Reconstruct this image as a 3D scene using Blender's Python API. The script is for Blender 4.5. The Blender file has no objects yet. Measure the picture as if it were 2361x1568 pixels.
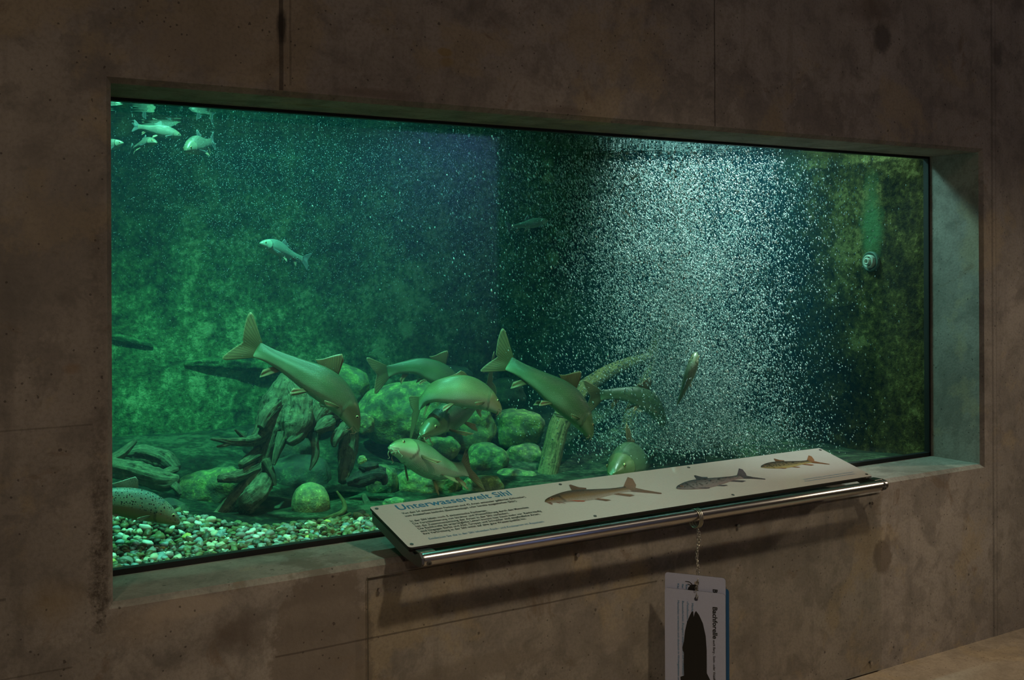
import bpy, bmesh, math, random
import numpy as np
from mathutils import Vector, noise as mnoise, Matrix

S = bpy.context.scene
COL = S.collection
PI = math.pi
random.seed(7)
RNG = np.random.default_rng(11)

# ------------------------------------------------------------------ camera
CAM = Vector((-0.690, -2.925, 0.8435))
YAW, ROLL, FPX, PPX, PPY = 0.5696, -0.0042, 2619.0, 1180.5, 607.7
_r = Vector((math.cos(YAW), -math.sin(YAW), 0)); _f = Vector((math.sin(YAW), math.cos(YAW), 0)); _u = Vector((0, 0, 1))
RT = _r * math.cos(ROLL) + _u * math.sin(ROLL)
UP = _u * math.cos(ROLL) - _r * math.sin(ROLL)
cd = bpy.data.cameras.new('camera'); cam = bpy.data.objects.new('camera', cd); COL.objects.link(cam)
cd.sensor_width = 36.0; cd.lens = FPX / 2361 * 36.0; cd.shift_y = -(784 - PPY) / 2361.0; cd.clip_end = 60
cam.matrix_world = Matrix(((RT.x, UP.x, -_f.x, CAM.x), (RT.y, UP.y, -_f.y, CAM.y), (RT.z, UP.z, -_f.z, CAM.z), (0, 0, 0, 1)))
S.camera = cam
S.view_settings.view_transform = 'Standard'; S.view_settings.look = 'None'
S.view_settings.gamma = 1.0; S.view_settings.use_curve_mapping = False; S.view_settings.exposure = 0.0
S.cycles.max_bounces = 6; S.cycles.diffuse_bounces = 2; S.cycles.glossy_bounces = 3; S.cycles.transmission_bounces = 3
S.cycles.transparent_max_bounces = 12; S.cycles.volume_bounces = 0; S.cycles.caustics_reflective = False
S.cycles.sample_clamp_indirect = 3.0; S.cycles.use_adaptive_sampling = True; S.cycles.adaptive_threshold = 0.1; S.cycles.adaptive_min_samples = 20; S.cycles.use_denoising = True

W = bpy.data.worlds.new('world'); S.world = W; W.use_nodes = True
W.node_tree.nodes['Background'].inputs[0].default_value = (0.9, 0.85, 0.8, 1)
W.node_tree.nodes['Background'].inputs[1].default_value = 0.004


def lamp(name, kind, loc, target, energy, color, size=0.05, angle=60, blend=0.5):
    d = bpy.data.lights.new(name, kind); d.energy = energy; d.color = color
    if kind == 'SPOT':
        d.spot_size = math.radians(angle); d.spot_blend = blend; d.shadow_soft_size = size
    elif kind == 'POINT':
        d.shadow_soft_size = size
    else:
        d.shape = 'RECTANGLE'; d.size, d.size_y = size
    o = bpy.data.objects.new(name, d); COL.objects.link(o); o.location = loc
    o.rotation_euler = (Vector(target) - Vector(loc)).to_track_quat('-Z', 'Y').to_euler()
    return o


# room: two warm ceiling spots (their shadows of the sign fall on the lower wall)
lamp('room_spot', 'SPOT', (1.40, -2.35, 2.72), (1.75, -0.15, -1.0), 150, (1.0, 0.84, 0.61), 0.09, 66, 1.0)
lamp('room_spot', 'SPOT', (6.9, -1.70, 1.95), (1.6, 0.0, -0.85), 270, (1.0, 0.84, 0.61), 0.12, 40, 1.0)
lamp('room_spot', 'SPOT', (-1.3, -2.2, 2.80), (-0.35, 0.0, -0.45), 48, (1.0, 0.84, 0.61), 0.1, 62, 1.0)  # extra spot added to brighten the left wall
lamp('room_fill', 'AREA', (1.4, -2.4, 2.97), (1.4, -2.2, 0.0), 24, (1.0, 0.82, 0.64), (7.5, 1.2))  # broad overhead fill added to even out the wall brightness, no fixture
lamp('panel_helper_spot', 'SPOT', (4.1, -3.7, 2.7), (3.75, -4.6, 0.9), 130, (0.20, 0.36, 1.0), 0.1, 80, 1.0)  # bluish spot added only to light the panel mirrored in the pane
# aquarium lamps high above the water, with two added spots
lamp('tank_spot', 'SPOT', (0.35, 0.38, 2.60), (0.50, 0.62, 0.0), 1050, (0.22, 1.0, 0.66), 0.05, 78, 0.7)
lamp('tank_spot', 'SPOT', (1.15, 1.00, 2.60), (1.15, 0.95, 0.0), 270, (0.24, 1.0, 0.78), 0.05, 74, 0.9)  # weaker fill added over the middle of the tank
lamp('tank_spot', 'SPOT', (2.72, 0.66, 2.65), (2.64, 0.80, 0.0), 1900, (0.80, 1.0, 0.97), 0.05, 42, 0.9)
lamp('tank_spot', 'SPOT', (2.60, 1.55, 2.62), (3.50, 0.15, 0.58), 820, (0.40, 0.95, 0.90), 0.30, 36, 0.9)  # added to throw light onto the right jamb

# ------------------------------------------------------------------ helpers


def pray(x, y):
    return _f + RT * ((x - PPX) / FPX) - UP * ((y - PPY) / FPX)


def at(x, y, Y):
    d = pray(x, y)
    return CAM + d * ((Y - CAM.y) / d.y)


def pxm(x, y, Y):
    """metres per pixel at that place"""
    return (at(x, y, Y) - CAM).dot(_f) / FPX


def link(o, parent=None):
    COL.objects.link(o)
    if parent is not None:
        o.parent = parent
    return o


def tag(o, label=None, cat=None, group=None, kind=None):
    if label: o['label'] = label
    if cat: o['category'] = cat
    if group: o['group'] = group
    if kind: o['kind'] = kind
    return o


def empty(name, loc, label, cat, group=None):
    o = bpy.data.objects.new(name, None); COL.objects.link(o); o.location = loc; o.empty_display_size = 0.05
    return tag(o, label, cat, group)


def mesh(name, verts, faces, mats, parent=None, smooth=True, uvs=None, cols=None, origin=None, midx=None, loc=None):
    """verts in world space; origin subtracts; object placed at loc (or parent-relative zero)"""
    me = bpy.data.meshes.new(name)
    if origin is not None:
        ox = Vector(origin); verts = [(Vector(v) - ox)[:] for v in verts]
    me.from_pydata([tuple(v) for v in verts], [], [tuple(f) for f in faces])
    for m in (mats if isinstance(mats, (list, tuple)) else [mats]): me.materials.append(m)
    if smooth: me.polygons.foreach_set('use_smooth', [True] * len(me.polygons))
    if midx is not None: me.polygons.foreach_set('material_index', midx)
    if uvs is not None:
        l = me.uv_layers.new(name='UVMap'); vi = np.zeros(len(me.loops), int); me.loops.foreach_get('vertex_index', vi)
        l.data.foreach_set('uv', np.asarray(uvs, dtype=np.float32)[vi].ravel())
    if cols is not None:
        a = me.color_attributes.new('pigment', 'FLOAT_COLOR', 'POINT')
        c = np.ones((len(verts), 4), np.float32); c[:, :3] = np.asarray(cols)[:, :3]
        a.data.foreach_set('color', c.ravel())
    me.update()
    o = bpy.data.objects.new(name, me)
    link(o, parent)
    if loc is not None: o.location = loc
    elif parent is None and origin is not None: o.location = origin
    return o


def box_data(x0, x1, y0, y1, z0, z1):
    v = [(x0, y0, z0), (x1, y0, z0), (x1, y1, z0), (x0, y1, z0), (x0, y0, z1), (x1, y0, z1), (x1, y1, z1), (x0, y1, z1)]
    f = [(0, 3, 2, 1), (4, 5, 6, 7), (0, 1, 5, 4), (1, 2, 6, 5), (2, 3, 7, 6), (3, 0, 4, 7)]
    return v, f


def box(name, x0, x1, y0, y1, z0, z1, mat, parent=None, origin=None, bevel=0, loc=None):
    v, f = box_data(x0, x1, y0, y1, z0, z1)
    o = mesh(name, v, f, mat, parent, smooth=False, origin=origin, loc=loc)
    if bevel:
        b = o.modifiers.new('bevel', 'BEVEL'); b.width = bevel; b.segments = 3
    return o


def tube_data(pts, radii, n=12, caps=True, squash=None, disp=None):
    pts = [Vector(p) for p in pts]
    if not hasattr(radii, '__len__'): radii = [radii] * len(pts)
    vs, fs, uv = [], [], []
    T0 = (pts[1] - pts[0]).normalized()
    ref = Vector((0, 0, 1)) if abs(T0.z) < 0.9 else Vector((1, 0, 0))
    A = T0.cross(ref).normalized()
    acc = 0.0
    for i, p in enumerate(pts):
        T = (pts[min(i + 1, len(pts) - 1)] - pts[max(i - 1, 0)]).normalized()
        A = (A - T * A.dot(T)).normalized(); B = T.cross(A)
        if i: acc += (p - pts[i - 1]).length
        for k in range(n):
            a = 2 * PI * k / n
            d = A * math.cos(a) + B * math.sin(a)
            rr = radii[i]
            if disp: rr *= disp(p, a, acc)
            vs.append(p + d * rr); uv.append((acc, a / (2 * PI)))
    for i in range(len(pts) - 1):
        for k in range(n):
            a, b = i * n + k, i * n + (k + 1) % n
            fs.append((a, b, b + n, a + n))
    if caps:
        fs.append(tuple(range(n - 1, -1, -1))); q = (len(pts) - 1) * n; fs.append(tuple(q + k for k in range(n)))
    return vs, fs, uv


def catmull(P, n):
    P = [Vector(p) for p in P]
    if len(P) == 2: return [P[0].lerp(P[1], i / (n - 1)) for i in range(n)]
    Q = [P[0] * 2 - P[1]] + P + [P[-1] * 2 - P[-2]]
    out = []
    for i in range(n):
        u = i / (n - 1) * (len(P) - 1); k = min(int(u), len(P) - 2); t = u - k
        a, b, c, d = Q[k:k + 4]
        out.append(0.5 * ((2 * b) + (c - a) * t + (2 * a - 5 * b + 4 * c - d) * t * t + (3 * b - a - 3 * c + d) * t ** 3))
    return out


def interp(tab, t):
    x = np.array([p[0] for p in tab]); y = np.array([p[1] for p in tab])
    d = np.gradient(y, x)
    t = np.clip(t, x[0], x[-1]); i = np.clip(np.searchsorted(x, t) - 1, 0, len(x) - 2)
    h = x[i + 1] - x[i]; s = (t - x[i]) / h
    return (2 * s**3 - 3 * s**2 + 1) * y[i] + (s**3 - 2 * s**2 + s) * h * d[i] + (-2 * s**3 + 3 * s**2) * y[i + 1] + (s**3 - s**2) * h * d[i + 1]


# ------------------------------------------------------------------ materials
class NT:
    def __init__(s, name):
        s.m = bpy.data.materials.new(name); s.m.use_nodes = True; s.t = s.m.node_tree; s.t.nodes.clear()
        s.out = s.n('ShaderNodeOutputMaterial')

    def n(s, typ, **kw):
        x = s.t.nodes.new(typ)
        for k, v in kw.items(): setattr(x, k, v)
        return x

    def L(s, a, b): s.t.links.new(a, b)

    def put(s, sock, v):
        if hasattr(v, 'is_linked') or hasattr(v, 'links'): s.L(v, sock)
        elif isinstance(v, (tuple, list)) and len(v) == 3 and sock.type == 'RGBA': sock.default_value = (*v, 1)
        else: sock.default_value = v

    def coord(s, which='Object', scale=None, rot=None, loc=None):
        c = s.n('ShaderNodeTexCoord').outputs[which]
        if scale or rot or loc:
            m = s.n('ShaderNodeMapping'); s.L(c, m.inputs[0])
            if scale: m.inputs['Scale'].default_value = scale
            if rot: m.inputs['Rotation'].default_value = rot
            if loc: m.inputs['Location'].default_value = loc
            return m.outputs[0]
        return c

    def noise(s, co, scale, detail=4, rough=0.55, dist=0.0):
        x = s.n('ShaderNodeTexNoise'); s.L(co, x.inputs['Vector']); x.inputs['Scale'].default_value = scale
        x.inputs['Detail'].default_value = detail; x.inputs['Roughness'].default_value = rough; x.inputs['Distortion'].default_value = dist
        return x.outputs['Fac']

    def voro(s, co, scale, feature='F1', rand=1.0, out='Distance'):
        x = s.n('ShaderNodeTexVoronoi'); x.feature = feature; s.L(co, x.inputs['Vector']); x.inputs['Scale'].default_value = scale
        x.inputs['Randomness'].default_value = rand
        return x.outputs[out]

    def ramp(s, fac, stops, interp='LINEAR'):
        r = s.n('ShaderNodeValToRGB'); s.L(fac, r.inputs[0]); r.color_ramp.interpolation = interp
        e = r.color_ramp.elements
        while len(e) < len(stops): e.new(0.5)
        for k, (p, c) in enumerate(stops):
            e[k].position = p; c = (c, c, c) if not hasattr(c, '__len__') else c; e[k].color = (*c, 1)
        return r.outputs[0]

    def math(s, op, a, b=None, c=None, clamp=False):
        x = s.n('ShaderNodeMath', operation=op); x.use_clamp = clamp
        for k, v in enumerate((a, b, c)):
            if v is not None: s.put(x.inputs[k], v)
        return x.outputs[0]

    def mix(s, fac, a, b, mode='MIX'):
        x = s.n('ShaderNodeMix', data_type='RGBA', blend_type=mode)
        s.put(x.inputs[0], fac); s.put(x.inputs[6], a); s.put(x.inputs[7], b)
        return x.outputs[2]

    def bsdf(s, color, rough=0.6, metal=0.0, spec=0.5, bump=None, bstr=0.3, bdist=0.01, **kw):
        b = s.n('ShaderNodeBsdfPrincipled')
        s.put(b.inputs['Base Color'], color); s.put(b.inputs['Roughness'], rough); s.put(b.inputs['Metallic'], metal)
        b.inputs['Specular IOR Level'].default_value = spec
        for k, v in kw.items(): s.put(b.inputs[k], v)
        if bump is not None:
            q = s.n('ShaderNodeBump'); q.inputs['Strength'].default_value = bstr; q.inputs['Distance'].default_value = bdist
            s.L(bump, q.inputs['Height']); s.L(q.outputs[0], b.inputs['Normal'])
        return b.outputs[0]

    def done(s, sh):
        s.L(sh, s.out.inputs[0]); return s.m


def plain(name, color, rough=0.5, metal=0.0, spec=0.5):
    t = NT(name); return t.done(t.bsdf(color, rough, metal, spec))


def blob(t, sep, cx, cz, rx, rz, wob, soft=0.25):
    """1 inside an ellipse on the wall (x,z) with a wobbly rim"""
    dx = t.math('DIVIDE', t.math('SUBTRACT', sep.outputs[0], cx), rx); dz = t.math('DIVIDE', t.math('SUBTRACT', sep.outputs[2], cz), rz)
    d = t.math('ADD', t.math('SQRT', t.math('ADD', t.math('MULTIPLY', dx, dx), t.math('MULTIPLY', dz, dz))), wob)
    r = t.n('ShaderNodeMapRange'); t.L(d, r.inputs[0]); r.inputs[1].default_value = 1.0 - soft; r.inputs[2].default_value = 1.0; r.inputs[3].default_value = 1; r.inputs[4].default_value = 0
    return r.outputs[0]


def concrete(name, base, wall_marks=(), joints=(), hlines=(), var=1.0):
    t = NT(name); co = t.coord('Object')
    sep = t.n('ShaderNodeSeparateXYZ'); t.L(co, sep.inputs[0])
    n1 = t.noise(co, 1.7, 6, 0.6); n2 = t.noise(co, 9, 6, 0.65, 0.4); n3 = t.noise(co, 95, 2, 0.6)
    b = Vector(base)
    c = t.ramp(n1, [(0.28, b * 0.62), (0.44, b * 0.92), (0.58, b * 1.08), (0.75, b * 1.3)])
    c = t.mix(t.math('MULTIPLY', t.ramp(n2, [(0.36, 1.0), (0.52, 0.0)]), 0.62 * var), c, tuple(b * 0.50))
    c = t.mix(t.math('MULTIPLY', t.ramp(n2, [(0.60, 0.0), (0.72, 1.0)]), 0.4), c, tuple(b * 1.4))
    st = t.noise(t.coord('Object', scale=(9, 9, 0.8)), 1.2, 4, 0.6)
    c = t.mix(t.math('MULTIPLY', t.ramp(st, [(0.55, 0.0), (0.75, 1.0)]), 0.50 * var), c, tuple(b * 0.45))
    n5 = t.noise(co, 2.6, 9, 0.68, 0.3); n6 = t.noise(t.coord('Object', loc=(4.3, 1.1, 7.7)), 1.9, 8, 0.66, 0.2)
    c = t.mix(t.math('MULTIPLY', t.ramp(n5, [(0.535, 0.0), (0.56, 1.0)]), 0.42 * var), c, tuple(b * 0.55))
    c = t.mix(t.math('MULTIPLY', t.ramp(n6, [(0.55, 0.0), (0.60, 1.0)]), 0.5 * var), c, (b.x * 1.25, b.y * 1.12, b.z * 0.80))
    c = t.mix(t.math('MULTIPLY', t.ramp(t.noise(co, 5, 8, 0.72, 0.8), [(0.60, 0.0), (0.66, 1.0)]), 0.6 * var), c, (b.x * 0.62, b.y * 0.50, b.z * 0.40))
    c = t.mix(t.ramp(n3, [(0.3, 0.30), (0.55, 0.0)]), c, tuple(b * 0.4))
    wob = t.math('MULTIPLY', t.math('SUBTRACT', t.noise(co, 14, 5, 0.7), 0.5), 1.1)
    for (cx, cz, rx, rz, col, op, soft) in wall_marks:
        c = t.mix(t.math('MULTIPLY', blob(t, sep, cx, cz, rx, rz, wob, soft), op), c, col)
    if wall_marks:                                                       # honeycombed rough band beside the left jamb
        d = t.math('ADD', t.math('ABSOLUTE', t.math('SUBTRACT', sep.outputs[0], -0.034)), t.math('MULTIPLY', t.math('SUBTRACT', t.noise(co, 10, 6, 0.7), 0.5), 0.09))
        bandm = t.math('MULTIPLY', t.ramp(d, [(0.010, 1.0), (0.028, 0.0)]), t.math('MULTIPLY', t.math('GREATER_THAN', sep.outputs[2], -0.07), t.ramp(sep.outputs[2], [(0.15, 0.8), (0.55, 0.2), (0.95, 0.3), (1.0, 0.0)])))
        agg = t.noise(co, 60, 5, 0.75)
        c = t.mix(t.math('MULTIPLY', bandm, t.ramp(agg, [(0.42, 1.0), (0.58, 0.15)])), c, (0.06, 0.045, 0.033))
        c = t.mix(t.math('MULTIPLY', bandm, t.ramp(agg, [(0.60, 0.0), (0.66, 0.6)])), c, (0.42, 0.34, 0.28))
    height = t.math('MULTIPLY', n3, 0.25)
    if wall_marks: height = t.math('SUBTRACT', height, t.math('MULTIPLY', t.math('MULTIPLY', bandm, agg), 1.5))
    # air bubbles in the concrete face
    v = t.voro(co, 13); pr = t.noise(co, 31, 1, 0.5)
    pore = t.math('MULTIPLY', t.math('LESS_THAN', t.math('ADD', v, t.math('MULTIPLY', t.math('SUBTRACT', t.noise(co, 120, 1), .5), .10)), 0.062), t.math('GREATER_THAN', pr, 0.47))
    v2 = t.voro(co, 38); pore2 = t.math('MULTIPLY', t.math('LESS_THAN', t.math('ADD', v2, t.math('MULTIPLY', t.math('SUBTRACT', t.noise(co, 160, 1), .5), .16)), 0.105), t.math('GREATER_THAN', t.noise(co, 6, 2), 0.47))
    pore = t.math('MAXIMUM', pore, pore2)
    c = t.mix(t.math('MULTIPLY', pore, 0.62), c, (0.03, 0.022, 0.017))
    height = t.math('SUBTRACT', height, t.math('MULTIPLY', pore, 1.0))
    lw = t.math('MULTIPLY', t.math('SUBTRACT', t.noise(co, 7, 3), 0.5), 0.004)
    for (jx, z0, z1, w, dk) in joints:
        d = t.math('ABSOLUTE', t.math('ADD', t.math('SUBTRACT', sep.outputs[0], jx), lw))
        k = t.math('MULTIPLY', t.math('LESS_THAN', d, w), t.math('MULTIPLY', t.math('GREATER_THAN', sep.outputs[2], z0), t.math('LESS_THAN', sep.outputs[2], z1)))
        c = t.mix(t.math('MULTIPLY', k, dk), c, (0.03, 0.024, 0.02)); height = t.math('SUBTRACT', height, t.math('MULTIPLY', k, 0.8))
    for (hz, x0, x1, w, dk) in hlines:
        d = t.math('ABSOLUTE', t.math('ADD', t.math('SUBTRACT', sep.outputs[2], hz), lw))
        k = t.math('MULTIPLY', t.math('LESS_THAN', d, w), t.math('MULTIPLY', t.math('GREATER_THAN', sep.outputs[0], x0), t.math('LESS_THAN', sep.outputs[0], x1)))
        c = t.mix(t.math('MULTIPLY', k, dk), c, (0.06, 0.045, 0.035)); height = t.math('SUBTRACT', height, t.math('MULTIPLY', k, 0.5))
    return t.done(t.bsdf(c, 0.82, 0, 0.25, bump=height, bstr=0.55, bdist=0.006))


GREY = (0.315, 0.272, 0.232)
def wz(x, y): p = at(x, y, 0.0); return p.x, p.z
def stain(px, py, wpx, hpx, col, op, soft=0.3):
    x, z = wz(px, py); k = pxm(px, py, 0)
    return (x, z, wpx * k / 0.84 / 2, hpx * k / 2, col, op, soft)
DK = (0.10, 0.082, 0.068); LT = (0.40, 0.33, 0.26); YE = (0.30, 0.20, 0.06)
wall_marks = [stain(649, 62, 26, 90, (0.03, 0.025, 0.02), 0.85, .5), stain(1027, 120, 40, 22, YE, .6, .3), stain(1031, 143, 38, 26, YE, .45, .5),
          stain(2035, 85, 60, 90, (0.06, 0.05, 0.045), .7, .4), stain(2010, 20, 190, 110, (0.13, 0.095, 0.07), .6, .8),
          stain(2300, 130, 40, 70, (0.08, 0.07, 0.06), .6, .5), stain(2035, 1285, 60, 85, (0.15, 0.115, 0.085), .8, .25),
          stain(2045, 1248, 24, 40, (0.15, 0.115, 0.085), .6, .5), stain(745, 1500, 220, 420, (0.17, 0.135, 0.105), .75, .12),
          stain(540, 1455, 150, 110, (0.13, 0.10, 0.08), .7, .6), 
          stain(430, 1400, 190, 60, LT, .7, .35), stain(330, 1440, 200, 120, (0.36, 0.28, 0.20), .4, .8), stain(120, 1390, 150, 130, (0.30, 0.21, 0.10), .4, .8), stain(1100, 1540, 380, 70, (0.19, 0.155, 0.12), .5, .4),  # last mark: long darker band parallel to the rail
          stain(120, 480, 260, 420, (0.20, 0.17, 0.145), .5, .9), stain(45, 690, 160, 160, (0.14, 0.125, 0.11), .6, .9),
          stain(430, 110, 360, 170, (0.22, 0.185, 0.155), .5, .9), stain(165, 850, 40, 30, (0.24, 0.15, 0.08), .5, .7),
          stain(1300, 255, 160, 30, (0.15, 0.115, 0.09), .6, .6), stain(860, 215, 220, 28, (0.16, 0.12, 0.09), .55, .6),
          stain(1225, 1315, 36, 60, (0.2, 0.16, 0.13), .35, .6), stain(1420, 1460, 130, 90, LT, .3, .8)]
M_WALL = concrete('board_formed_concrete', GREY, wall_marks,
                  joints=[(0.444, 1.315, 3.0, 0.006, 0.65), (0.470, 1.33, 3.0, 0.003, 0.35), (2.018, 1.315, 3.0, 0.0025, 0.7), (3.575, -0.8, 3.0, 0.006, 0.35), (3.60, -0.8, 3.0, 0.003, 0.25)],
                  hlines=[(-0.215, 0.42, 1.75, 0.0025, 0.6), (0.05, -1.2, -0.25, 0.003, 0.5), (-0.14, -1.5, -0.1, 0.002, 0.4), (0.45, -1.5, -0.05, 0.002, 0.35)])
M_FLOOR = concrete('floor_concrete', (0.44, 0.36, 0.27), var=0.6)
M_ROOM = concrete('plain_concrete', (0.28, 0.245, 0.21))

# aquarium walls: mottled algae on dark concrete
def algae(name, dark, mid, lite, spots, patch=None):
    t = NT(name); co = t.coord('Object')
    n1 = t.noise(co, 1.9, 3, 0.6, 0.5); n2 = t.noise(co, 9, 8, 0.72, 0.1); n3 = t.noise(co, 40, 4, 0.75)
    f = t.math('ADD', t.math('MULTIPLY', n1, 0.45), t.math('ADD', t.math('MULTIPLY', n2, 0.62), t.math('MULTIPLY', n3, 0.53)))
    c = t.ramp(f, [(0.70, dark), (0.79, mid), (0.86, [x * 2.0 for x in mid]), (0.94, lite)])
    v = t.voro(co, 4.2); w = t.math('ADD', v, t.math('MULTIPLY', t.math('SUBTRACT', t.noise(co, 30, 4, 0.7), 0.5), 0.30))
    c = t.mix(t.math('MULTIPLY', t.ramp(w, [(0.09, 1.0), (0.20, 0.0)]), t.math('MULTIPLY', t.math('GREATER_THAN', t.noise(co, 2.3, 1), 0.46), spots)), c, tuple(min(.7, x * 1.2) for x in lite))
    if patch:
        for (cx, cy, cz, rx, rz, col, op) in patch:
            sep = t.n('ShaderNodeSeparateXYZ'); t.L(co, sep.inputs[0])
            a = t.math('DIVIDE', t.math('SUBTRACT', sep.outputs[1], cy), rx); b = t.math('DIVIDE', t.math('SUBTRACT', sep.outputs[2], cz), rz)
            d = t.math('ADD', t.math('SQRT', t.math('ADD', t.math('MULTIPLY', a, a), t.math('MULTIPLY', b, b))), t.math('MULTIPLY', t.math('SUBTRACT', n2, 0.5), 1.4))
            c = t.mix(t.math('MULTIPLY', t.ramp(d, [(0.35, 1.0), (1.0, 0.0)]), op), c, col)
    return t.done(t.bsdf(c, 0.9, 0, 0.2, bump=t.math('ADD', n2, t.math('MULTIPLY', n3, 0.5)), bstr=0.8, bdist=0.02))


M_BACK = algae('algae_on_concrete', (0.012, 0.028, 0.016), (0.060, 0.118, 0.044), (0.40, 0.50, 0.24), 0.8)
nz = pray(2008, 512); nz = CAM + nz * ((3.5036 + .005 - CAM.x) / nz.x)
M_SIDE = algae('brown_algae_on_concrete', (0.008, 0.007, 0.002), (0.052, 0.042, 0.009), (0.26, 0.22, 0.07), 0.9,
               patch=[(0, nz.y, nz.z, 0.075, 0.24, (0.10, 0.21, 0.08), .95)])

def rockmat(name, base, moss, mossamt):
    t = NT(name); co = t.coord('Object'); 
    n1 = t.noise(co, 6, 5, 0.6); n2 = t.noise(co, 26, 5, 0.7); n3 = t.noise(co, 110, 2, 0.6)
    b = Vector(base)
    c = t.ramp(n1, [(0.3, b * 0.6), (0.7, b * 1.3)])
    c = t.mix(t.math('MULTIPLY', t.ramp(n2, [(0.42, 0.0), (0.62, 1.0)]), mossamt), c, moss)
    c = t.mix(t.ramp(t.math('ADD', t.math('MULTIPLY', n2, .5), t.math('MULTIPLY', n3, .5)), [(0.57, 0.0), (0.66, 0.8)]), c, tuple(x * 1.9 for x in moss))
    return t.done(t.bsdf(c, 0.8, 0, 0.3, bump=t.math('ADD', n2, n3), bstr=0.35, bdist=0.008))


M_ROCK = rockmat('mossy_boulder', (0.10, 0.12, 0.07), (0.25, 0.32, 0.09), 0.85)
M_ROCKD = rockmat('dark_and_shaded_boulder', (0.055, 0.062, 0.05), (0.09, 0.13, 0.05), 0.5)  # darker tones for dark stones and for shade painted on the back boulders
M_ROCKL = rockmat('pale_mossy_stone', (0.16, 0.20, 0.10), (0.36, 0.42, 0.13), 0.8)

def woodmat(name, base, fleck):
    t = NT(name); co = t.coord('Object')
    n1 = t.noise(t.coord('UV', scale=(7, 26, 1)), 1.0, 5, 0.65, 0.6); n2 = t.noise(co, 45, 4, 0.7)
    b = Vector(base)
    c = t.ramp(n1, [(0.32, b * 0.25), (0.48, b), (0.7, b * 1.7)])
    n4 = t.noise(t.coord('UV', scale=(12, 9, 1)), 1.0, 4, 0.6, 1.2)
    c = t.mix(t.ramp(n4, [(0.30, 0.9), (0.40, 0.0)]), c, tuple(b * 0.08))  # hollows of the wood painted dark, as shade in the colour
    c = t.mix(t.math('MULTIPLY', t.ramp(n2, [(0.5, 0.0), (0.68, 1.0)]), 0.7), c, fleck)
    return t.done(t.bsdf(c, 0.85, 0, 0.25, bump=t.math('ADD', t.math('MULTIPLY', n1, 1.5), n2), bstr=0.7, bdist=0.012))


M_WOOD = woodmat('waterlogged_wood', (0.11, 0.13, 0.075), (0.27, 0.32, 0.16))
M_BRANCH = woodmat('algae_speckled_branch', (0.15, 0.16, 0.06), (0.32, 0.33, 0.12))
M_WOODD = woodmat('dark_waterlogged_wood', (0.035, 0.04, 0.032), (0.10, 0.12, 0.07))

M_GASKET = plain('black_silicone', (0.006, 0.006, 0.006), 0.6)
def steelm():
    t = NT('brushed_stainless_steel'); co = t.coord('Object', scale=(1, 60, 60)); n = t.noise(co, 6, 3)
    return t.done(t.bsdf(t.ramp(n, [(0.3, (0.50, 0.47, 0.45)), (0.7, (0.60, 0.57, 0.54))]), 0.24, 1.0, 0.5))
M_STEEL = steelm()
M_STEELD = plain('dark_steel_plate', (0.16, 0.155, 0.15), 0.42, 0.85)
M_BLACK = plain('black_print', (0.012, 0.011, 0.011), 0.5)
M_BLUE = plain('blue_print', (0.022, 0.15, 0.28), 0.5)
M_LBLUE = plain('light_blue_print', (0.07, 0.24, 0.42), 0.5)
M_EDGE = plain('black_panel_edge', (0.015, 0.015, 0.014), 0.5)
M_BLUEC = plain('blue_card_stock', (0.022, 0.10, 0.23), 0.5)

def boardm(name, c, rough, spec):
    t = NT(name); n = t.noise(t.coord('Object'), 160, 2)
    return t.done(t.bsdf(t.ramp(n, [(0.3, tuple(x * 0.95 for x in c)), (0.7, c)]), rough, 0, spec))
M_BOARD = boardm('warm_grey_laminate', (0.58, 0.54, 0.50), 0.06, 0.8)
M_CARD = boardm('white_laminated_card', (0.47, 0.49, 0.64), 0.35, 0.4)

def clear(name, tint, ior, rough=0.0, gain=1.0):
    t = NT(name); tr = t.n('ShaderNodeBsdfTransparent'); tr.inputs[0].default_value = (*tint, 1)
    g = t.n('ShaderNodeBsdfGlossy'); g.inputs['Roughness'].default_value = rough
    lw = t.n('ShaderNodeLayerWeight'); lw.inputs[0].default_value = 0.5; f0 = ((ior - 1) / (ior + 1)) ** 2
    fr = t.math('ADD', f0, t.math('MULTIPLY', t.math('POWER', lw.outputs['Facing'], 5.0), 1 - f0))
    mx = t.n('ShaderNodeMixShader'); t.L(t.math('MULTIPLY', fr, gain), mx.inputs[0]); t.L(tr.outputs[0], mx.inputs[1]); t.L(g.outputs[0], mx.inputs[2])
    return t.done(mx.outputs[0])
M_GLASS = clear('aquarium_glass', (0.97, 0.99, 0.98), 1.45)
M_ACRYL = clear('clear_acrylic', (0.96, 0.96, 0.95), 1.3, 0.05, 0.8)
def acr_edge():
    t = NT('acrylic_edge'); return t.done(t.bsdf((0.20, 0.19, 0.16), 0.3, 0, 0.5))
M_ACREDGE = acr_edge()

def surfm():
    t = NT('water_surface_from_below'); tr = t.n('ShaderNodeBsdfTransparent'); g = t.n('ShaderNodeBsdfGlossy')
    g.inputs['Roughness'].default_value = 0.02; g.inputs['Color'].default_value = (0.75, 0.95, 0.95, 1)
    mx = t.n('ShaderNodeMixShader'); mx.inputs[0].default_value = 0.62
    t.L(tr.outputs[0], mx.inputs[1]); t.L(g.outputs[0], mx.inputs[2])
    return t.done(mx.outputs[0])
M_SURF = surfm()

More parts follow.
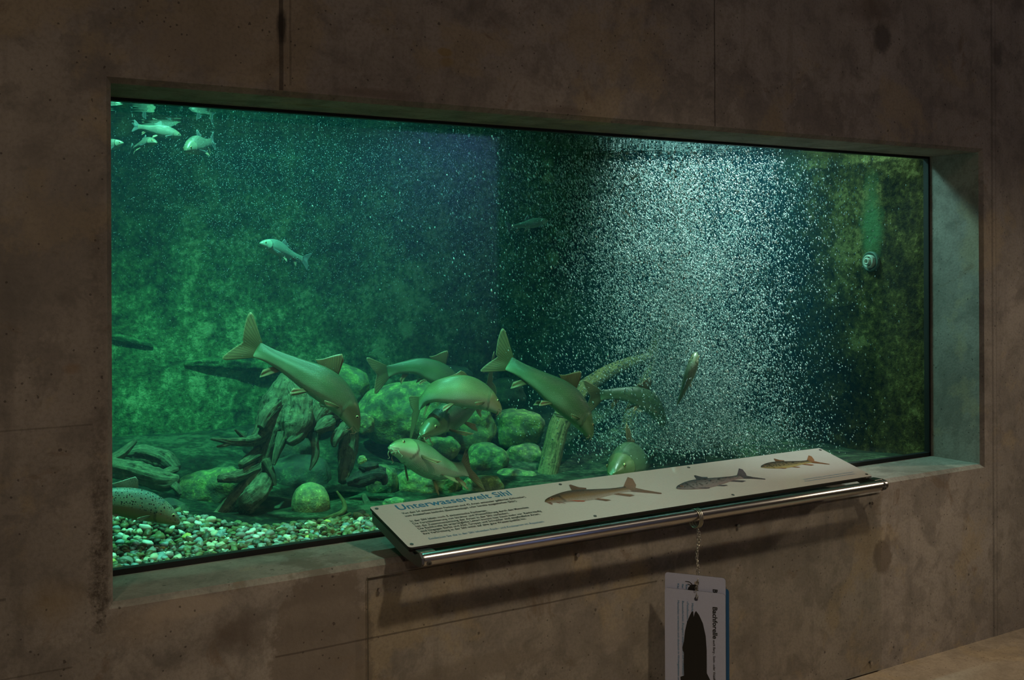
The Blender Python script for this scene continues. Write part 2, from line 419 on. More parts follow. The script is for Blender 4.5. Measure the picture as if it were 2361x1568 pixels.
def waterm():
    t = NT('green_tank_water'); a = t.n('ShaderNodeVolumeAbsorption'); a.inputs[0].default_value = (0.25, 0.90, 0.74, 1); a.inputs[1].default_value = 0.38
    s = t.n('ShaderNodeVolumeScatter'); s.inputs[0].default_value = (0.10, 0.68, 0.94, 1); s.inputs[1].default_value = 0.062; s.inputs[2].default_value = 0.2
    ad = t.n('ShaderNodeAddShader'); t.L(a.outputs[0], ad.inputs[0]); t.L(s.outputs[0], ad.inputs[1]); t.L(ad.outputs[0], t.out.inputs['Volume'])
    return t.m
M_WATER = waterm()
def bubblem():
    t = NT('air_bubble'); n1 = t.noise(t.coord('Object'), 70, 1)
    return t.done(t.bsdf(t.ramp(n1, [(0.36, (0.03, 0.07, 0.07)), (0.49, (0.34, 0.47, 0.45)), (0.62, (0.95, 0.97, 0.95))]), 0.1, 0, 0.9))  # dark to white tones painted for refracted dark and sparkle
M_BUBBLE = bubblem()
M_SPECK = plain('fine_air_bubble', (0.42, 0.58, 0.62), 0.2, 0.0, 0.8)

def fishm(name, kind):
    t = NT(name)
    at_ = t.n('ShaderNodeAttribute'); at_.attribute_name = 'pigment'
    c = at_.outputs['Color']
    uv = t.coord('UV'); sep = t.n('ShaderNodeSeparateXYZ'); t.L(uv, sep.inputs[0])
    body = t.math('MULTIPLY', t.ramp(sep.outputs[0], [(0.20, 0.0), (0.23, 1.0)]), 1.0)
    h = None
    if kind in ('barbel', 'chub'):
        sc = 104 if kind == 'barbel' else 60
        co = t.coord('UV', scale=(sc, sc * 0.36, 1), rot=(0, 0, PI / 4))
        m = t.n('ShaderNodeMapping'); t.L(t.coord('UV', scale=(1, 0.36, 1)), m.inputs[0]); m.inputs['Rotation'].default_value = (0, 0, PI / 4); m.inputs['Scale'].default_value = (sc, sc, 1)
        e = t.voro(m.outputs[0], 1.0, 'DISTANCE_TO_EDGE', 0.25)
        ed = t.math('MULTIPLY', t.ramp(e, [(0.03, 1.0), (0.22, 0.0)]), body)
        c = t.mix(t.math('MULTIPLY', ed, 0.62), c, (0.02, 0.025, 0.012))
        ctr = t.math('MULTIPLY', t.ramp(e, [(0.25, 0.0), (0.48, 1.0)]), body)
        c = t.mix(t.math('MULTIPLY', ctr, 0.34), c, (0.75, 0.72, 0.45))
        h = t.math('SUBTRACT', 0.0, ed)
        fr = t.noise(uv, 60, 3, 0.7); c = t.mix(t.ramp(fr, [(0.55, 0.0), (0.75, 0.35)]), c, (0.05, 0.05, 0.025))
    else:
        m = t.n('ShaderNodeMapping'); t.L(uv, m.inputs[0]); m.inputs['Scale'].default_value = (48, 13, 1)
        v = t.voro(m.outputs[0], 1.0, 'F1', 0.75)
        up = t.ramp(sep.outputs[1], [(0.34, 0.0), (0.42, 1.0)])
        sp = t.math('MULTIPLY', t.ramp(v, [(0.34, 1.0), (0.42, 0.0)]), up)
        halo = t.math('MULTIPLY', t.ramp(v, [(0.36, 1.0), (0.60, 0.0)]), up)
        c = t.mix(t.math('MULTIPLY', halo, 0.45), c, (0.42, 0.46, 0.30))
        c = t.mix(sp, c, (0.012, 0.012, 0.012))
        m2 = t.n('ShaderNodeMapping'); t.L(uv, m2.inputs[0]); m2.inputs['Scale'].default_value = (24, 8, 1); m2.inputs['Location'].default_value = (0.37, 0.21, 0)
        v2 = t.voro(m2.outputs[0], 1.0, 'F1', 0.8)
        band = t.ramp(sep.outputs[1], [(0.34, 0.0), (0.38, 1.0), (0.66, 1.0), (0.72, 0.0)])
        c = t.mix(t.math('MULTIPLY', t.ramp(v2, [(0.11, 1.0), (0.15, 0.0)]), band), c, (0.75, 0.13, 0.02))
    sh = t.bsdf(c, 0.36, 0, 0.6, bump=h, bstr=0.3, bdist=0.002) if h is not None else t.bsdf(c, 0.5, 0, 0.4)
    return t.done(sh)


M_FISH = {k: fishm(k + '_skin', k) for k in ('barbel', 'chub', 'trout')}

def finm(name, base, tip, spots=False):
    t = NT(name); uv = t.coord('UV'); sep = t.n('ShaderNodeSeparateXYZ'); t.L(uv, sep.inputs[0])
    rays = t.math('SINE', t.math('MULTIPLY', sep.outputs[0], 95.0))
    c = t.ramp(sep.outputs[1], [(0.0, base), (0.75, tip), (0.95, tip), (1.0, tuple(min(1, x * 1.9 + 0.15) for x in tip))])
    c = t.mix(t.math('MULTIPLY', t.ramp(rays, [(0.45, 0.0), (0.85, 1.0)]), 0.6), c, tuple(x * 0.18 for x in base))
    if spots:
        m = t.n('ShaderNodeMapping'); t.L(uv, m.inputs[0]); m.inputs['Scale'].default_value = (14, 9, 1)
        c = t.mix(t.ramp(t.voro(m.outputs[0], 1.0), [(0.2, 0.8), (0.3, 0.0)]), c, (0.03, 0.02, 0.02))
    b = t.n('ShaderNodeBsdfPrincipled'); t.L(c, b.inputs['Base Color']); b.inputs['Roughness'].default_value = 0.4
    tl = t.n('ShaderNodeBsdfTranslucent'); t.L(c, tl.inputs[0])
    tp = t.n('ShaderNodeBsdfTransparent')
    m1 = t.n('ShaderNodeMixShader'); m1.inputs[0].default_value = 0.4; t.L(b.outputs[0], m1.inputs[1]); t.L(tl.outputs[0], m1.inputs[2])
    m2 = t.n('ShaderNodeMixShader'); t.L(t.math('MULTIPLY', t.ramp(rays, [(0.2, 0.30), (0.9, 0.05)]), sep.outputs[1]), m2.inputs[0]); t.L(m1.outputs[0], m2.inputs[1]); t.L(tp.outputs[0], m2.inputs[2])
    return t.done(m2.outputs[0])


M_FIN_O = finm('orange_olive_fin', (0.20, 0.19, 0.08), (0.60, 0.48, 0.26))
M_FIN_D = finm('olive_fin', (0.16, 0.15, 0.06), (0.34, 0.26, 0.12))
M_FIN_P = finm('pale_fin', (0.35, 0.36, 0.25), (0.62, 0.58, 0.42))
M_FIN_T = finm('spotted_fin', (0.20, 0.20, 0.12), (0.36, 0.38, 0.28), True)
M_FIN_B = finm('grey_blue_fin', (0.16, 0.24, 0.26), (0.26, 0.36, 0.38))
M_IRIS = plain('golden_iris', (0.55, 0.47, 0.20), 0.25, 0.3)
M_PUPIL = plain('black_pupil', (0.004, 0.004, 0.004), 0.08, 0, 0.9)
M_LIP = plain('fleshy_lip', (0.30, 0.33, 0.19), 0.4)

# ------------------------------------------------------------------ setting
WX, WH, DEP = 3.5036, 1.30, 0.257
FLOORZ, CEILZ = -0.73, 3.0
CH = 0.014

def front_wall():
    X0, X1 = -3.0, 7.5
    v, f = [], []
    def ring(x0, x1, z0, z1, y):
        b = len(v); v.extend([(x0, y, z0), (x1, y, z0), (x1, y, z1), (x0, y, z1)]); return b
    a = ring(X0, X1, FLOORZ, CEILZ, 0.0); b = ring(-CH, WX + CH, -CH, WH + CH, 0.0); c = ring(0, WX, 0, WH, CH)
    d = ring(0, WX, 0, WH, DEP + 0.022); e = ring(X0, X1, FLOORZ, CEILZ, DEP + 0.022)
    def strip(p, q, flip=False):
        for k in range(4):
            k2 = (k + 1) % 4; fc = (p + k, p + k2, q + k2, q + k); f.append(fc[::-1] if flip else fc)
    strip(a, b); strip(b, c); strip(c, d); strip(d, e)
    strip(e, a)
    o = mesh('wall_front', v, f, M_WALL, smooth=False); return tag(o, kind='structure')


front_wall()
tag(box('floor', -3.0, 7.5, -4.72, 0.0, FLOORZ - 0.15, FLOORZ, M_FLOOR), kind='structure')
tag(box('ceiling', -3.0, 7.5, -4.72, 0.0, CEILZ, CEILZ + 0.15, M_ROOM), kind='structure')
tag(box('wall_left', -3.15, -3.0, -4.72, 0.0, FLOORZ, CEILZ, M_ROOM), kind='structure')
tag(box('wall_right', 7.5, 7.65, -4.72, 0.0, FLOORZ, CEILZ, M_ROOM), kind='structure')
tag(box('wall_back', -3.0, 7.5, -4.75, -4.62, FLOORZ, CEILZ, M_ROOM), kind='structure')
# added unseen panel under an added bluish spot, for the reflection in the pane's left half
tag(box('reflection_panel', 0.6, 4.33, -4.62, -4.60, FLOORZ, 1.90, plain('white_reflection_panel', (0.8, 0.8, 0.8), 0.6)), kind='structure')

# tank shell
TX0, TX1, TY0, TY1, TZ0, TZ1 = -0.9, WX + 0.005, DEP + 0.022, 1.80, -0.06, 2.75
tag(box('wall_tank_back', TX0, TX1 + .1, TY1, TY1 + 0.12, TZ0 - .1, TZ1, M_BACK), kind='structure')
tag(box('wall_tank_right', TX1, TX1 + 0.12, TY0, TY1, TZ0 - .1, TZ1, M_SIDE), kind='structure')
tag(box('wall_tank_left', TX0 - 0.12, TX0, TY0, TY1, TZ0 - .1, TZ1, M_BACK), kind='structure')
tag(box('ceiling_tank', TX0 - 0.12, TX1 + .12, TY0, TY1 + .12, TZ1, TZ1 + 0.1, M_ROOM), kind='structure')
tag(box('floor_tank', TX0, TX1, TY0, TY1, TZ0 - 0.1, TZ0 - 0.02, M_ROCKD), kind='structure')
# pane and its black seal
tag(box('window_2', 0.0, WX, DEP, DEP + 0.02, 0.0, WH, M_GLASS), 'large clear viewing pane of the aquarium', 'window', kind='structure')
v, f = [], []
for (x0, x1, z0, z1) in ((0.0, WX, 0.0, 0.016), (0.0, WX, WH - 0.009, WH), (WX - 0.010, WX, 0.0, WH), (0.0, 0.008, 0.0, WH)):
    a, b = box_data(x0, x1, DEP - 0.004, DEP + 0.0215, z0, z1); k = len(v); v += a; f += [tuple(i + k for i in q) for q in b]
tag(mesh('trim_1', v, f, M_GASKET, smooth=False), 'black rubber seal around the aquarium pane', 'seal', kind='structure')

# water body and surface
SURFZ = 1.315
wv = box('tank_water', TX0 + .01, TX1 - .004, TY0 + .004, TY1 - .01, TZ0, SURFZ - 0.012, M_WATER)
tag(wv, 'green-tinted water filling the aquarium', 'water', kind='stuff')
n = 140
v, f = [], []
nx, ny = 220, 80
for j in range(ny + 1):
    for i in range(nx + 1):
        x = TX0 + .01 + (TX1 - TX0 - .02) * i / nx; y = TY0 + .003 + (TY1 - TY0 - .013) * j / ny
        q = 0.0018 * mnoise.noise((x * 5, y * 9, 1.3)) + 0.0008 * mnoise.noise((x * 14, y * 26, 4.3))
        r = math.hypot(x - 2.75, y - .95); q += 0.008 * math.exp(-(r / .45) ** 2) * mnoise.noise((x * 16, y * 16, 7.0))
        v.append((x, y, SURFZ + q))
for j in range(ny):
    for i in range(nx):
        a = j * (nx + 1) + i; f.append((a, a + 1, a + nx + 2, a + nx + 1))
tag(mesh('water_surface', v, f, M_SURF), 'rippled water surface mirroring the fish from below', 'water', kind='stuff')

# ------------------------------------------------------------------ gravel bed
def ground(x, y):
    h = -0.012 + 0.030 * mnoise.noise((x * 2.2, y * 2.2, 3.0)) * min(1, (y - .27) * 5)
    s = min(1, max(0, (y - 0.95) / 0.85)); h += 0.17 * s * s * (3 - 2 * s)
    h += 0.05 * math.exp(-((x - 0.40) / 0.35) ** 2 - ((y - 0.78) / 0.16) ** 2)
    return h


def gravelm():
    return algae('shade_dark_algae_gravel', (0.006, 0.010, 0.007), (0.018, 0.032, 0.015), (0.10, 0.14, 0.07), 0.5)  # tones kept dark to stand in for shade behind the pebbles
v, f = [], []
nx, ny = 110, 44
for j in range(ny + 1):
    for i in range(nx + 1):
        x = TX0 + .002 + (TX1 - TX0 - .004) * i / nx; y = TY0 + .001 + (TY1 - TY0 - .002) * j / ny
        v.append((x, y, ground(x, y) - 0.006))
for j in range(ny):
    for i in range(nx):
        a = j * (nx + 1) + i; f.append((a, a + 1, a + nx + 2, a + nx + 1))
tag(mesh('gravel_bed', v, f, gravelm()), 'algae-covered gravel bed, darkened for shade, under the loose pebbles', 'gravel', kind='stuff')

PEB = [('white', (0.80, 0.80, 0.72)), ('cream', (0.62, 0.60, 0.42)), ('grey', (0.26, 0.28, 0.25)), ('bluish', (0.24, 0.36, 0.37)),
       ('olive', (0.16, 0.17, 0.07)), ('brown', (0.12, 0.09, 0.04)), ('dark', (0.055, 0.065, 0.04)), ('yellow', (0.60, 0.55, 0.14)), ('mossgreen', (0.13, 0.19, 0.08))]
PWT = [0.06, 0.07, 0.13, 0.08, 0.23, 0.13, 0.18, 0.02, 0.10]
def pebm(nm, c):
    t = NT(nm + '_pebble'); n1 = t.noise(t.coord('Object'), 70, 4, 0.65); b = Vector(c)
    return t.done(t.bsdf(t.ramp(n1, [(0.3, b * 0.55), (0.5, b), (0.7, b * 1.2)]), 0.5, 0, 0.4))
M_PEB = [pebm(a, c) for a, c in PEB]

def ico(sub):
    bm = bmesh.new(); bmesh.ops.create_icosphere(bm, subdivisions=sub, radius=1.0)
    bm.verts.ensure_lookup_table(); v = [x.co.copy() for x in bm.verts]; f = [[q.index for q in fc.verts] for fc in bm.faces]; bm.free(); return v, f


IV2, IF2 = ico(2); IV3, IF3 = ico(3); IV1, IF1 = ico(1); IV5, IF5 = ico(5)

def lump(IV, sx, sy, sz, seed, amp, freq=1.0, facet=0.0):
    out = []
    for p in IV:
        k = 1 + amp * mnoise.noise(p * freq + Vector((seed * 3.7, seed * 1.3, seed * 7.1))) + amp * 0.4 * mnoise.noise(p * freq * 2.7 + Vector((seed, 0, 0)))
        e = max(abs(p.x), abs(p.y), abs(p.z))
        k *= 1 + facet * (1 / max(e, .58) - 1.25)
        out.append(Vector((p.x * sx * k, p.y * sy * k, p.z * sz * k)))
    return out


protos = []
for s in range(10):
    a = random.uniform(0.8, 1.25)
    vv = lump(IV3 if s < 6 else IV2, a, random.uniform(0.65, 0.95), random.uniform(0.45, 0.7), s + 1, 0.36, 1.3, 0.34)
    protos.append(vv)
spots, cells = [], {}
def try_spot(x, y, r, lift):
    cx, cy = int(x / 0.03), int(y / 0.03)
    for i in range(cx - 2, cx + 3):
        for j in range(cy - 2, cy + 3):
            for (a, b, c) in cells.get((i, j), ()):
                if math.hypot(a - x, b - y) < (c + r) * 0.72: return False
    cells.setdefault((cx, cy), []).append((x, y, r)); spots.append((x, y, r, lift)); return True
for _ in range(30000):
    x = random.uniform(-0.25, 1.75); y = DEP + 0.034 + random.random() ** 1.2 * float(np.interp(x, [.2, .6, 1.0, 1.75], [.66, .30, .28, .40]))  # pebbles end where the stump's shade falls, dark ground stands in for it
    r = random.choice((0.008, 0.010, 0.012, 0.015, 0.018, 0.023)) * random.uniform(0.85, 1.15)
    try_spot(x, y, r, 0.0)
base = list(spots); cells.clear(); spots.clear()
for _ in range(15000):
    x = random.uniform(-0.25, 1.5); y = DEP + 0.036 + random.random() ** 1.3 * float(np.interp(x, [.2, .6, 1.0, 1.75], [.62, .26, .24, .36]))
    try_spot(x, y, random.uniform(0.009, 0.018), 0.011)
spots = base + spots
def screen(p):
    d = p - CAM; w = d.dot(_f); return PPX + FPX * d.dot(RT) / w, PPY - FPX * d.dot(UP) / w, w
rank = []
for i, (x, y, r, lf) in enumerate(spots):
    p = Vector((x, y, ground(x, y) + r * 0.35 + lf)); X, Y, w = screen(p)
    vis = 272 < X < 905 and Y < 1318 - (X - 265) * 0.145 - 2 and not (X > 850 and (Y - 1166) < (X - 849) * 0.99)
    rank.append(((r / w) * (1.0 if vis else 0.0) * (1.3 if lf else 1.0), i, p, r))
rank.sort(key=lambda q: -q[0])
meshes = {}
LOOK = {'white': 'small bright white pebble lying in the gravel by the glass', 'cream': 'small cream pebble lying in the gravel by the glass', 'grey': 'small mid-grey pebble lying in the gravel by the glass',
        'bluish': 'small bluish grey pebble lying in the gravel by the glass', 'olive': 'small olive pebble lying in the gravel by the glass', 'brown': 'small brown pebble lying in the gravel by the glass',
        'dark': 'small nearly black pebble lying in the gravel by the glass', 'yellow': 'small yellow pebble lying in the gravel by the glass', 'mossgreen': 'small moss green pebble lying in the gravel by the glass'}
bulkv, bulkf, bulkm = [], [], []
for q, (sc, i, p, r) in enumerate(rank):
    ci = random.choices(range(9), PWT)[0]; pi = random.randrange(10)
    rot = Matrix.Rotation(random.uniform(0, 6.28), 3, 'Z') @ Matrix.Rotation(random.gauss(0, 0.35), 3, 'X') @ Matrix.Rotation(random.gauss(0, 0.35), 3, 'Y')
    if q < 300 and sc > 0:
        key = (pi, ci)
        if key not in meshes:
            me = bpy.data.meshes.new('pebble'); me.from_pydata([tuple(a) for a in protos[pi]], [], IF3 if pi < 6 else IF2); me.materials.append(M_PEB[ci])
            me.polygons.foreach_set('use_smooth', [True] * len(me.polygons)); meshes[key] = me
        o = bpy.data.objects.new('pebble', meshes[key]); COL.objects.link(o); o.location = p; o.scale = (r, r, r); o.rotation_euler = rot.to_euler()
        tag(o, LOOK[PEB[ci][0]], 'pebble', PEB[ci][0].replace('mossgreen', 'moss green') + ' pebbles in the gravel by the glass')
    else:
        k = len(bulkv); pr = protos[6 + pi % 4]
        bulkv += [p + rot @ (a * r) for a in pr]; bulkf += [[a + k for a in fc] for fc in IF2]; bulkm += [ci] * len(IF2)
tag(mesh('pebbles', bulkv, bulkf, M_PEB, midx=bulkm), 'spread of mixed small pebbles filling the gravel bed', 'pebbles', kind='stuff')

# ------------------------------------------------------------------ boulders
def rock(x0, y0, x1, y1, Y, mat, label, seed, group=None, facet=0.22, amp=0.19, thick=0.85, rot=0.0, name='river_boulder'):
    cx, cy = (x0 + x1) / 2, (y0 + y1) / 2; c = at(cx, cy, Y); k = pxm(cx, cy, Y)
    sx, sz = (x1 - x0) / 2 * k, (y1 - y0) / 2 * k; sy = (sx + sz) / 2 * thick
    vv = lump(IV5, sx, sy, sz, seed, amp, 1.0, facet)
    R = Matrix.Rotation(-YAW, 3, 'Z') @ Matrix.Rotation(rot, 3, 'Y')
    o = mesh(name, [R @ p for p in vv], IF5, mat); o.location = c
    return tag(o, label, 'rock', group)


G = 'boulders piled in the tank'
rock(828, 878, 1046, 1034, 1.28, M_ROCK, 'largest mossy boulder, below the upper pair of crossing barbels', 1, G, rot=-.12)
rock(706, 836, 858, 935, 1.52, M_ROCK, 'broad mossy boulder behind the back of the biggest diving barbel', 2, G, rot=.2)
rock(1015, 936, 1146, 1046, 1.32, M_ROCK, 'angular boulder behind the barbel that faces the glass', 3, G, facet=.3)
rock(1134, 940, 1264, 1036, 1.25, M_ROCK, 'rounded boulder beneath the belly of the right-hand diving barbel', 4, G)
rock(1110, 868, 1215, 955, 1.55, M_ROCKD, 'dark boulder at the back behind the upturned barbel tail', 5, G)
rock(1070, 1020, 1175, 1104, 1.12, M_ROCK, 'pale-topped boulder beside the tail of the lowest barbel', 6, G, facet=.25)
rock(1160, 1020, 1258, 1088, 1.18, M_ROCK, 'small flat boulder touching the foot of the leaning branch', 7, G)
rock(906, 1082, 1066, 1156, 0.92, M_ROCK, 'long boulder under the lowest barbel, just above the sign edge', 8, G, rot=.08)
rock(930, 1000, 1066, 1068, 1.16, M_ROCK, 'wedge-shaped boulder between the facing barbel and the lowest barbel', 9, G, facet=.3)
rock(1135, 1080, 1245, 1140, 0.98, M_ROCK, 'flat mossy boulder rising behind the sign left of the branch', 10, G)
rock(1060, 1094, 1160, 1150, 0.84, M_ROCK, 'low boulder half hidden by the middle of the sign title', 11, G)
rock(842, 1070, 918, 1166, 0.96, M_ROCK, 'upright boulder right of the jagged dark driftwood', 12, G)
rock(405, 1074, 570, 1186, 1.14, M_ROCK, 'egg-shaped boulder behind the slanting log at the left', 13, G, rot=-.3)
rock(590, 1048, 770, 1190, 1.24, M_ROCKD, 'large dark smooth boulder in the shadow under the root stump', 14, G)
rock(672, 1112, 760, 1212, 0.80, M_ROCKL, 'bright green egg-shaped stone standing on the gravel', 15, G, facet=.05, amp=.07)
rock(500, 1145, 720, 1240, 1.02, M_ROCKD, 'flat dark slab of rock below the sawn log end', 16, G)
rock(880, 1146, 938, 1182, 0.72, M_ROCKL, 'small pale stone peeping over the left corner of the sign', 17, G)
rock(818, 950, 864, 1004, 1.05, M_ROCK, 'small round stone under the snout of the biggest barbel', 18, G)
rock(1250, 1058, 1345, 1130, 1.2, M_ROCK, 'mossy boulder to the right of the leaning branch foot', 19, G)
rock(838, 1015, 960, 1090, 1.42, M_ROCKD, 'shaded boulder at the back left of the lowest barbel snout', 20, G)
rock(985, 842, 1090, 900, 1.62, M_ROCKD, 'hazy boulder against the back wall behind the upper crossing barbel', 21, G)
rock(824, 1050, 846, 1073, 0.84, M_ROCKL, 'tiny pale stone wedged on the driftwood by the dark stump', 22, None, name='small_stone')
rock(350, 1150, 440, 1230, 1.0, M_ROCKD, 'low dark stone on the gravel behind the trout', 23, G)
rock(1330, 1040, 1450, 1130, 1.5, M_ROCKD, 'shaded boulder behind the sign below the small diving barbel', 24, G)
rock(762, 1118, 842, 1196, 1.1, M_ROCKD, 'dark stone under the jagged driftwood right of the green stone', 25, G)
rock(880, 1090, 960, 1150, 1.12, M_ROCKD, 'dark stone in the gap behind the long boulder', 26, G)
rock(560, 980, 720, 1090, 1.45, M_ROCKD, 'deeply shaded boulder behind the root stump', 27, G)
rock(640, 900, 760, 1000, 1.58, M_ROCKD, 'shaded boulder at the back between the two root stumps', 28, G)

# ------------------------------------------------------------------ driftwood
def wood_data(pts, rad, n=30, seg=70, rough=0.22, seed=0.0):
    P = [at(*p) for p in pts]; C = catmull(P, seg)
    k = pxm(*pts[0]); R = [interp([(i / (len(rad) - 1), r) for i, r in enumerate(rad)], s / (seg - 1)) * k if len(rad) > 2 else (rad[0] + (rad[-1] - rad[0]) * s / (seg - 1)) * k for s in range(seg)]
    def disp(p, a, acc):
        return 1 + rough * (mnoise.noise((acc * 9 + seed, math.cos(a) * 1.6, math.sin(a) * 1.6)) + 0.6 * mnoise.noise((acc * 24 + seed, math.cos(a) * 3.3, math.sin(a) * 3.3)) + .3 * mnoise.noise((acc * 70 + seed, math.cos(a) * 7, math.sin(a) * 7)))
    return tube_data(C, [float(r) for r in R], n, True, disp=disp)


def wood(name, label, main, branches, mat, bname='root', cat='driftwood', rough=.30, group=None):
    org = at(*main[0][0]); root = empty(name, org, label, cat, group)
    for q, (pts, rad) in enumerate([main] + branches):
        vv, ff, uv = wood_data(pts, rad, seed=q * 3.1 + len(name), rough=rough)
        mesh('trunk' if q == 0 else bname, vv, ff, mat, root, uvs=uv, origin=org)
    return root


wood('driftwood_stump', 'gnarled root stump with spreading legs under the biggest barbel',
     ([(664, 865, 1.0), (650, 915, .97), (622, 985, .95), (606, 1050, .93), (606, 1130, .9)], [16, 36, 34, 24, 18]),
     [([(668, 880, .98), (684, 930, .93), (680, 985, .88), (668, 1020, .86)], [22, 34, 34, 16]),
      ([(640, 960, .94), (595, 1010, .9), (545, 1018, .86), (488, 1012, .82)], [20, 13, 9, 3]),
      ([(566, 1012, .88), (550, 998, .87), (541, 990, .86)], [6, 4, 2]),
      ([(606, 1060, .92), (560, 1130, .88), (510, 1190, .84), (468, 1232, .78)], [18, 17, 17, 17]),
      ([(600, 1040, .92), (572, 1060, .88), (555, 1072, .85)], [14, 11, 7]),
      ([(590, 1075, .9), (545, 1098, .85), (508, 1104, .8)], [15, 13, 9]),
      ([(608, 1110, .88), (590, 1140, .82), (562, 1166, .76)], [22, 23, 23]),
      ([(690, 985, .86), (686, 1005, .84), (664, 1020, .83)], [14, 12, 5]),
      ([(640, 930, .93), (615, 955, .9), (600, 985, .88)], [16, 14, 8]),
      ([(540, 1017, .86), (520, 1026, .84), (500, 1030, .83)], [6, 4, 2]),
      ([(655, 1000, .88), (640, 1040, .86), (630, 1072, .85)], [14, 9, 4]),
      ([(612, 1060, .88), (628, 1095, .86), (634, 1120, .85)], [12, 8, 4])], M_WOOD)
wood('driftwood_stump', 'arched root stump with hanging stubs, right below the biggest barbel snout',
     ([(722, 1010, .93), (726, 965, .93), (755, 935, .95), (792, 948, .97), (806, 1000, .97), (800, 1060, .95), (790, 1112, .9)], [16, 26, 34, 30, 22, 20, 10]),
     [([(722, 1000, .9), (728, 1040, .87), (724, 1062, .86), (714, 1084, .85)], [10, 9, 7, 2]),
      ([(760, 975, .9), (742, 985, .86), (728, 992, .84)], [18, 14, 5]),
      ([(796, 985, .92), (775, 1010, .88), (770, 1030, .87)], [16, 11, 4])], M_WOOD)
wood('driftwood_chunk', 'jagged dark broken driftwood left of the sign corner',
     ([(800, 1112, .86), (830, 1102, .84), (862, 1092, .82), (890, 1092, .8)], [8, 20, 22, 14]),
     [([(828, 1075, .84), (850, 1078, .82), (872, 1072, .8)], [6, 13, 5]), ([(870, 1090, .82), (884, 1105, .8), (886, 1118, .79)], [14, 10, 4])], M_WOODD, rough=.45)
wood('driftwood_log', 'thick forked log lying at the left edge above the trout',
     ([(215, 1078, 1.02), (280, 1082, .98), (340, 1098, .94), (385, 1108, .9), (412, 1104, .88)], [22, 24, 24, 22, 10]),
     [([(392, 1108, .9), (408, 1125, .86), (416, 1140, .84)], [14, 9, 3]), ([(375, 1100, .93), (395, 1086, .93), (412, 1082, .93)], [15, 10, 4])], M_WOOD)
wood('driftwood_log', 'mossy log lying behind the forked log at the left edge',
     ([(290, 1052, 1.18), (330, 1048, 1.16), (375, 1060, 1.12), (405, 1085, 1.08)], [18, 22, 22, 16]), [], M_WOOD)
wood('driftwood_twig', 'short slanting twig at the left edge above the logs',
     ([(250, 1064, 1.0), (282, 1045, 1.02), (312, 1016, 1.06)], [11, 10, 5]), [], M_WOOD)
wood('driftwood_log', 'straight sunken log along the back wall behind the biggest barbel tail',
     ([(425, 838, 1.80), (500, 836, 1.79), (600, 842, 1.78), (690, 850, 1.77)], [6, 13, 16, 14]), [], M_BACK, rough=.25)
wood('driftwood_twig', 'thin dark stick against the back wall at the left edge',
     ([(225, 772, 1.80), (290, 782, 1.795), (352, 798, 1.80)], [9, 8, 5]), [], M_BACK)
wood('driftwood_root', 'thin curved root bowed over the gravel beside the green stone',
     ([(776, 1132, .72), (793, 1160, .7), (790, 1180, .68), (750, 1198, .66), (690, 1218, .64)], [2, 5, 6, 6, 4]), [], M_BRANCH, rough=.1)
wood('driftwood_root', 'short thin root lying on the gravel next to the knobby wood block',
     ([(808, 1184, .66), (790, 1194, .64), (764, 1204, .62)], [3, 4, 3]), [], M_BRANCH, rough=.1)
wood('driftwood_block', 'knobby little block of wood on the gravel by the sign corner',
     ([(820, 1186, .68), (828, 1196, .67), (836, 1206, .66), (838, 1212, .65)], [9, 17, 17, 9]), [], M_WOODD, rough=.4)
wood('driftwood_stick', 'short upright stick behind the left corner of the sign',
     ([(838, 1140, .8), (846, 1160, .78), (852, 1182, .77)], [5, 8, 8]), [], M_WOOD)
wood('leaning_branch', 'long bent branch leaning from behind the sign up past the diving barbel',
     ([(1250, 1140, .92), (1266, 1075, .97), (1286, 990, 1.02), (1322, 922, 1.08), (1362, 884, 1.16), (1425, 848, 1.3), (1500, 822, 1.45)], [24, 24, 24, 22, 20, 18, 14]),
     [], M_BRANCH, bname='twig', rough=.08, cat='branch')
wood('upright_branch', 'faint straight branch rising through the bubbles behind the small diving barbel',
     ([(1418, 1110, 1.3), (1442, 1000, 1.34), (1478, 890, 1.4), (1520, 770, 1.5), (1580, 590, 1.62)], [19, 18, 17, 15, 11]), [], M_BRANCH, rough=.08, cat='branch')
wood('upright_branch', 'faint crooked branch at the lower edge of the bubble column',
     ([(1620, 930, 1.0), (1640, 985, 1.0), (1648, 1040, 1.0), (1650, 1110, 1.0)], [6, 13, 14, 14]), [], M_BRANCH, rough=.1, cat='branch')
wood('upright_branch', 'dim stub of branch behind the sign right of the facing fish',
     ([(1546, 1030, 1.1), (1540, 1070, 1.1), (1536, 1130, 1.1)], [9, 13, 14]), [], M_WOOD, rough=.1, cat='branch')

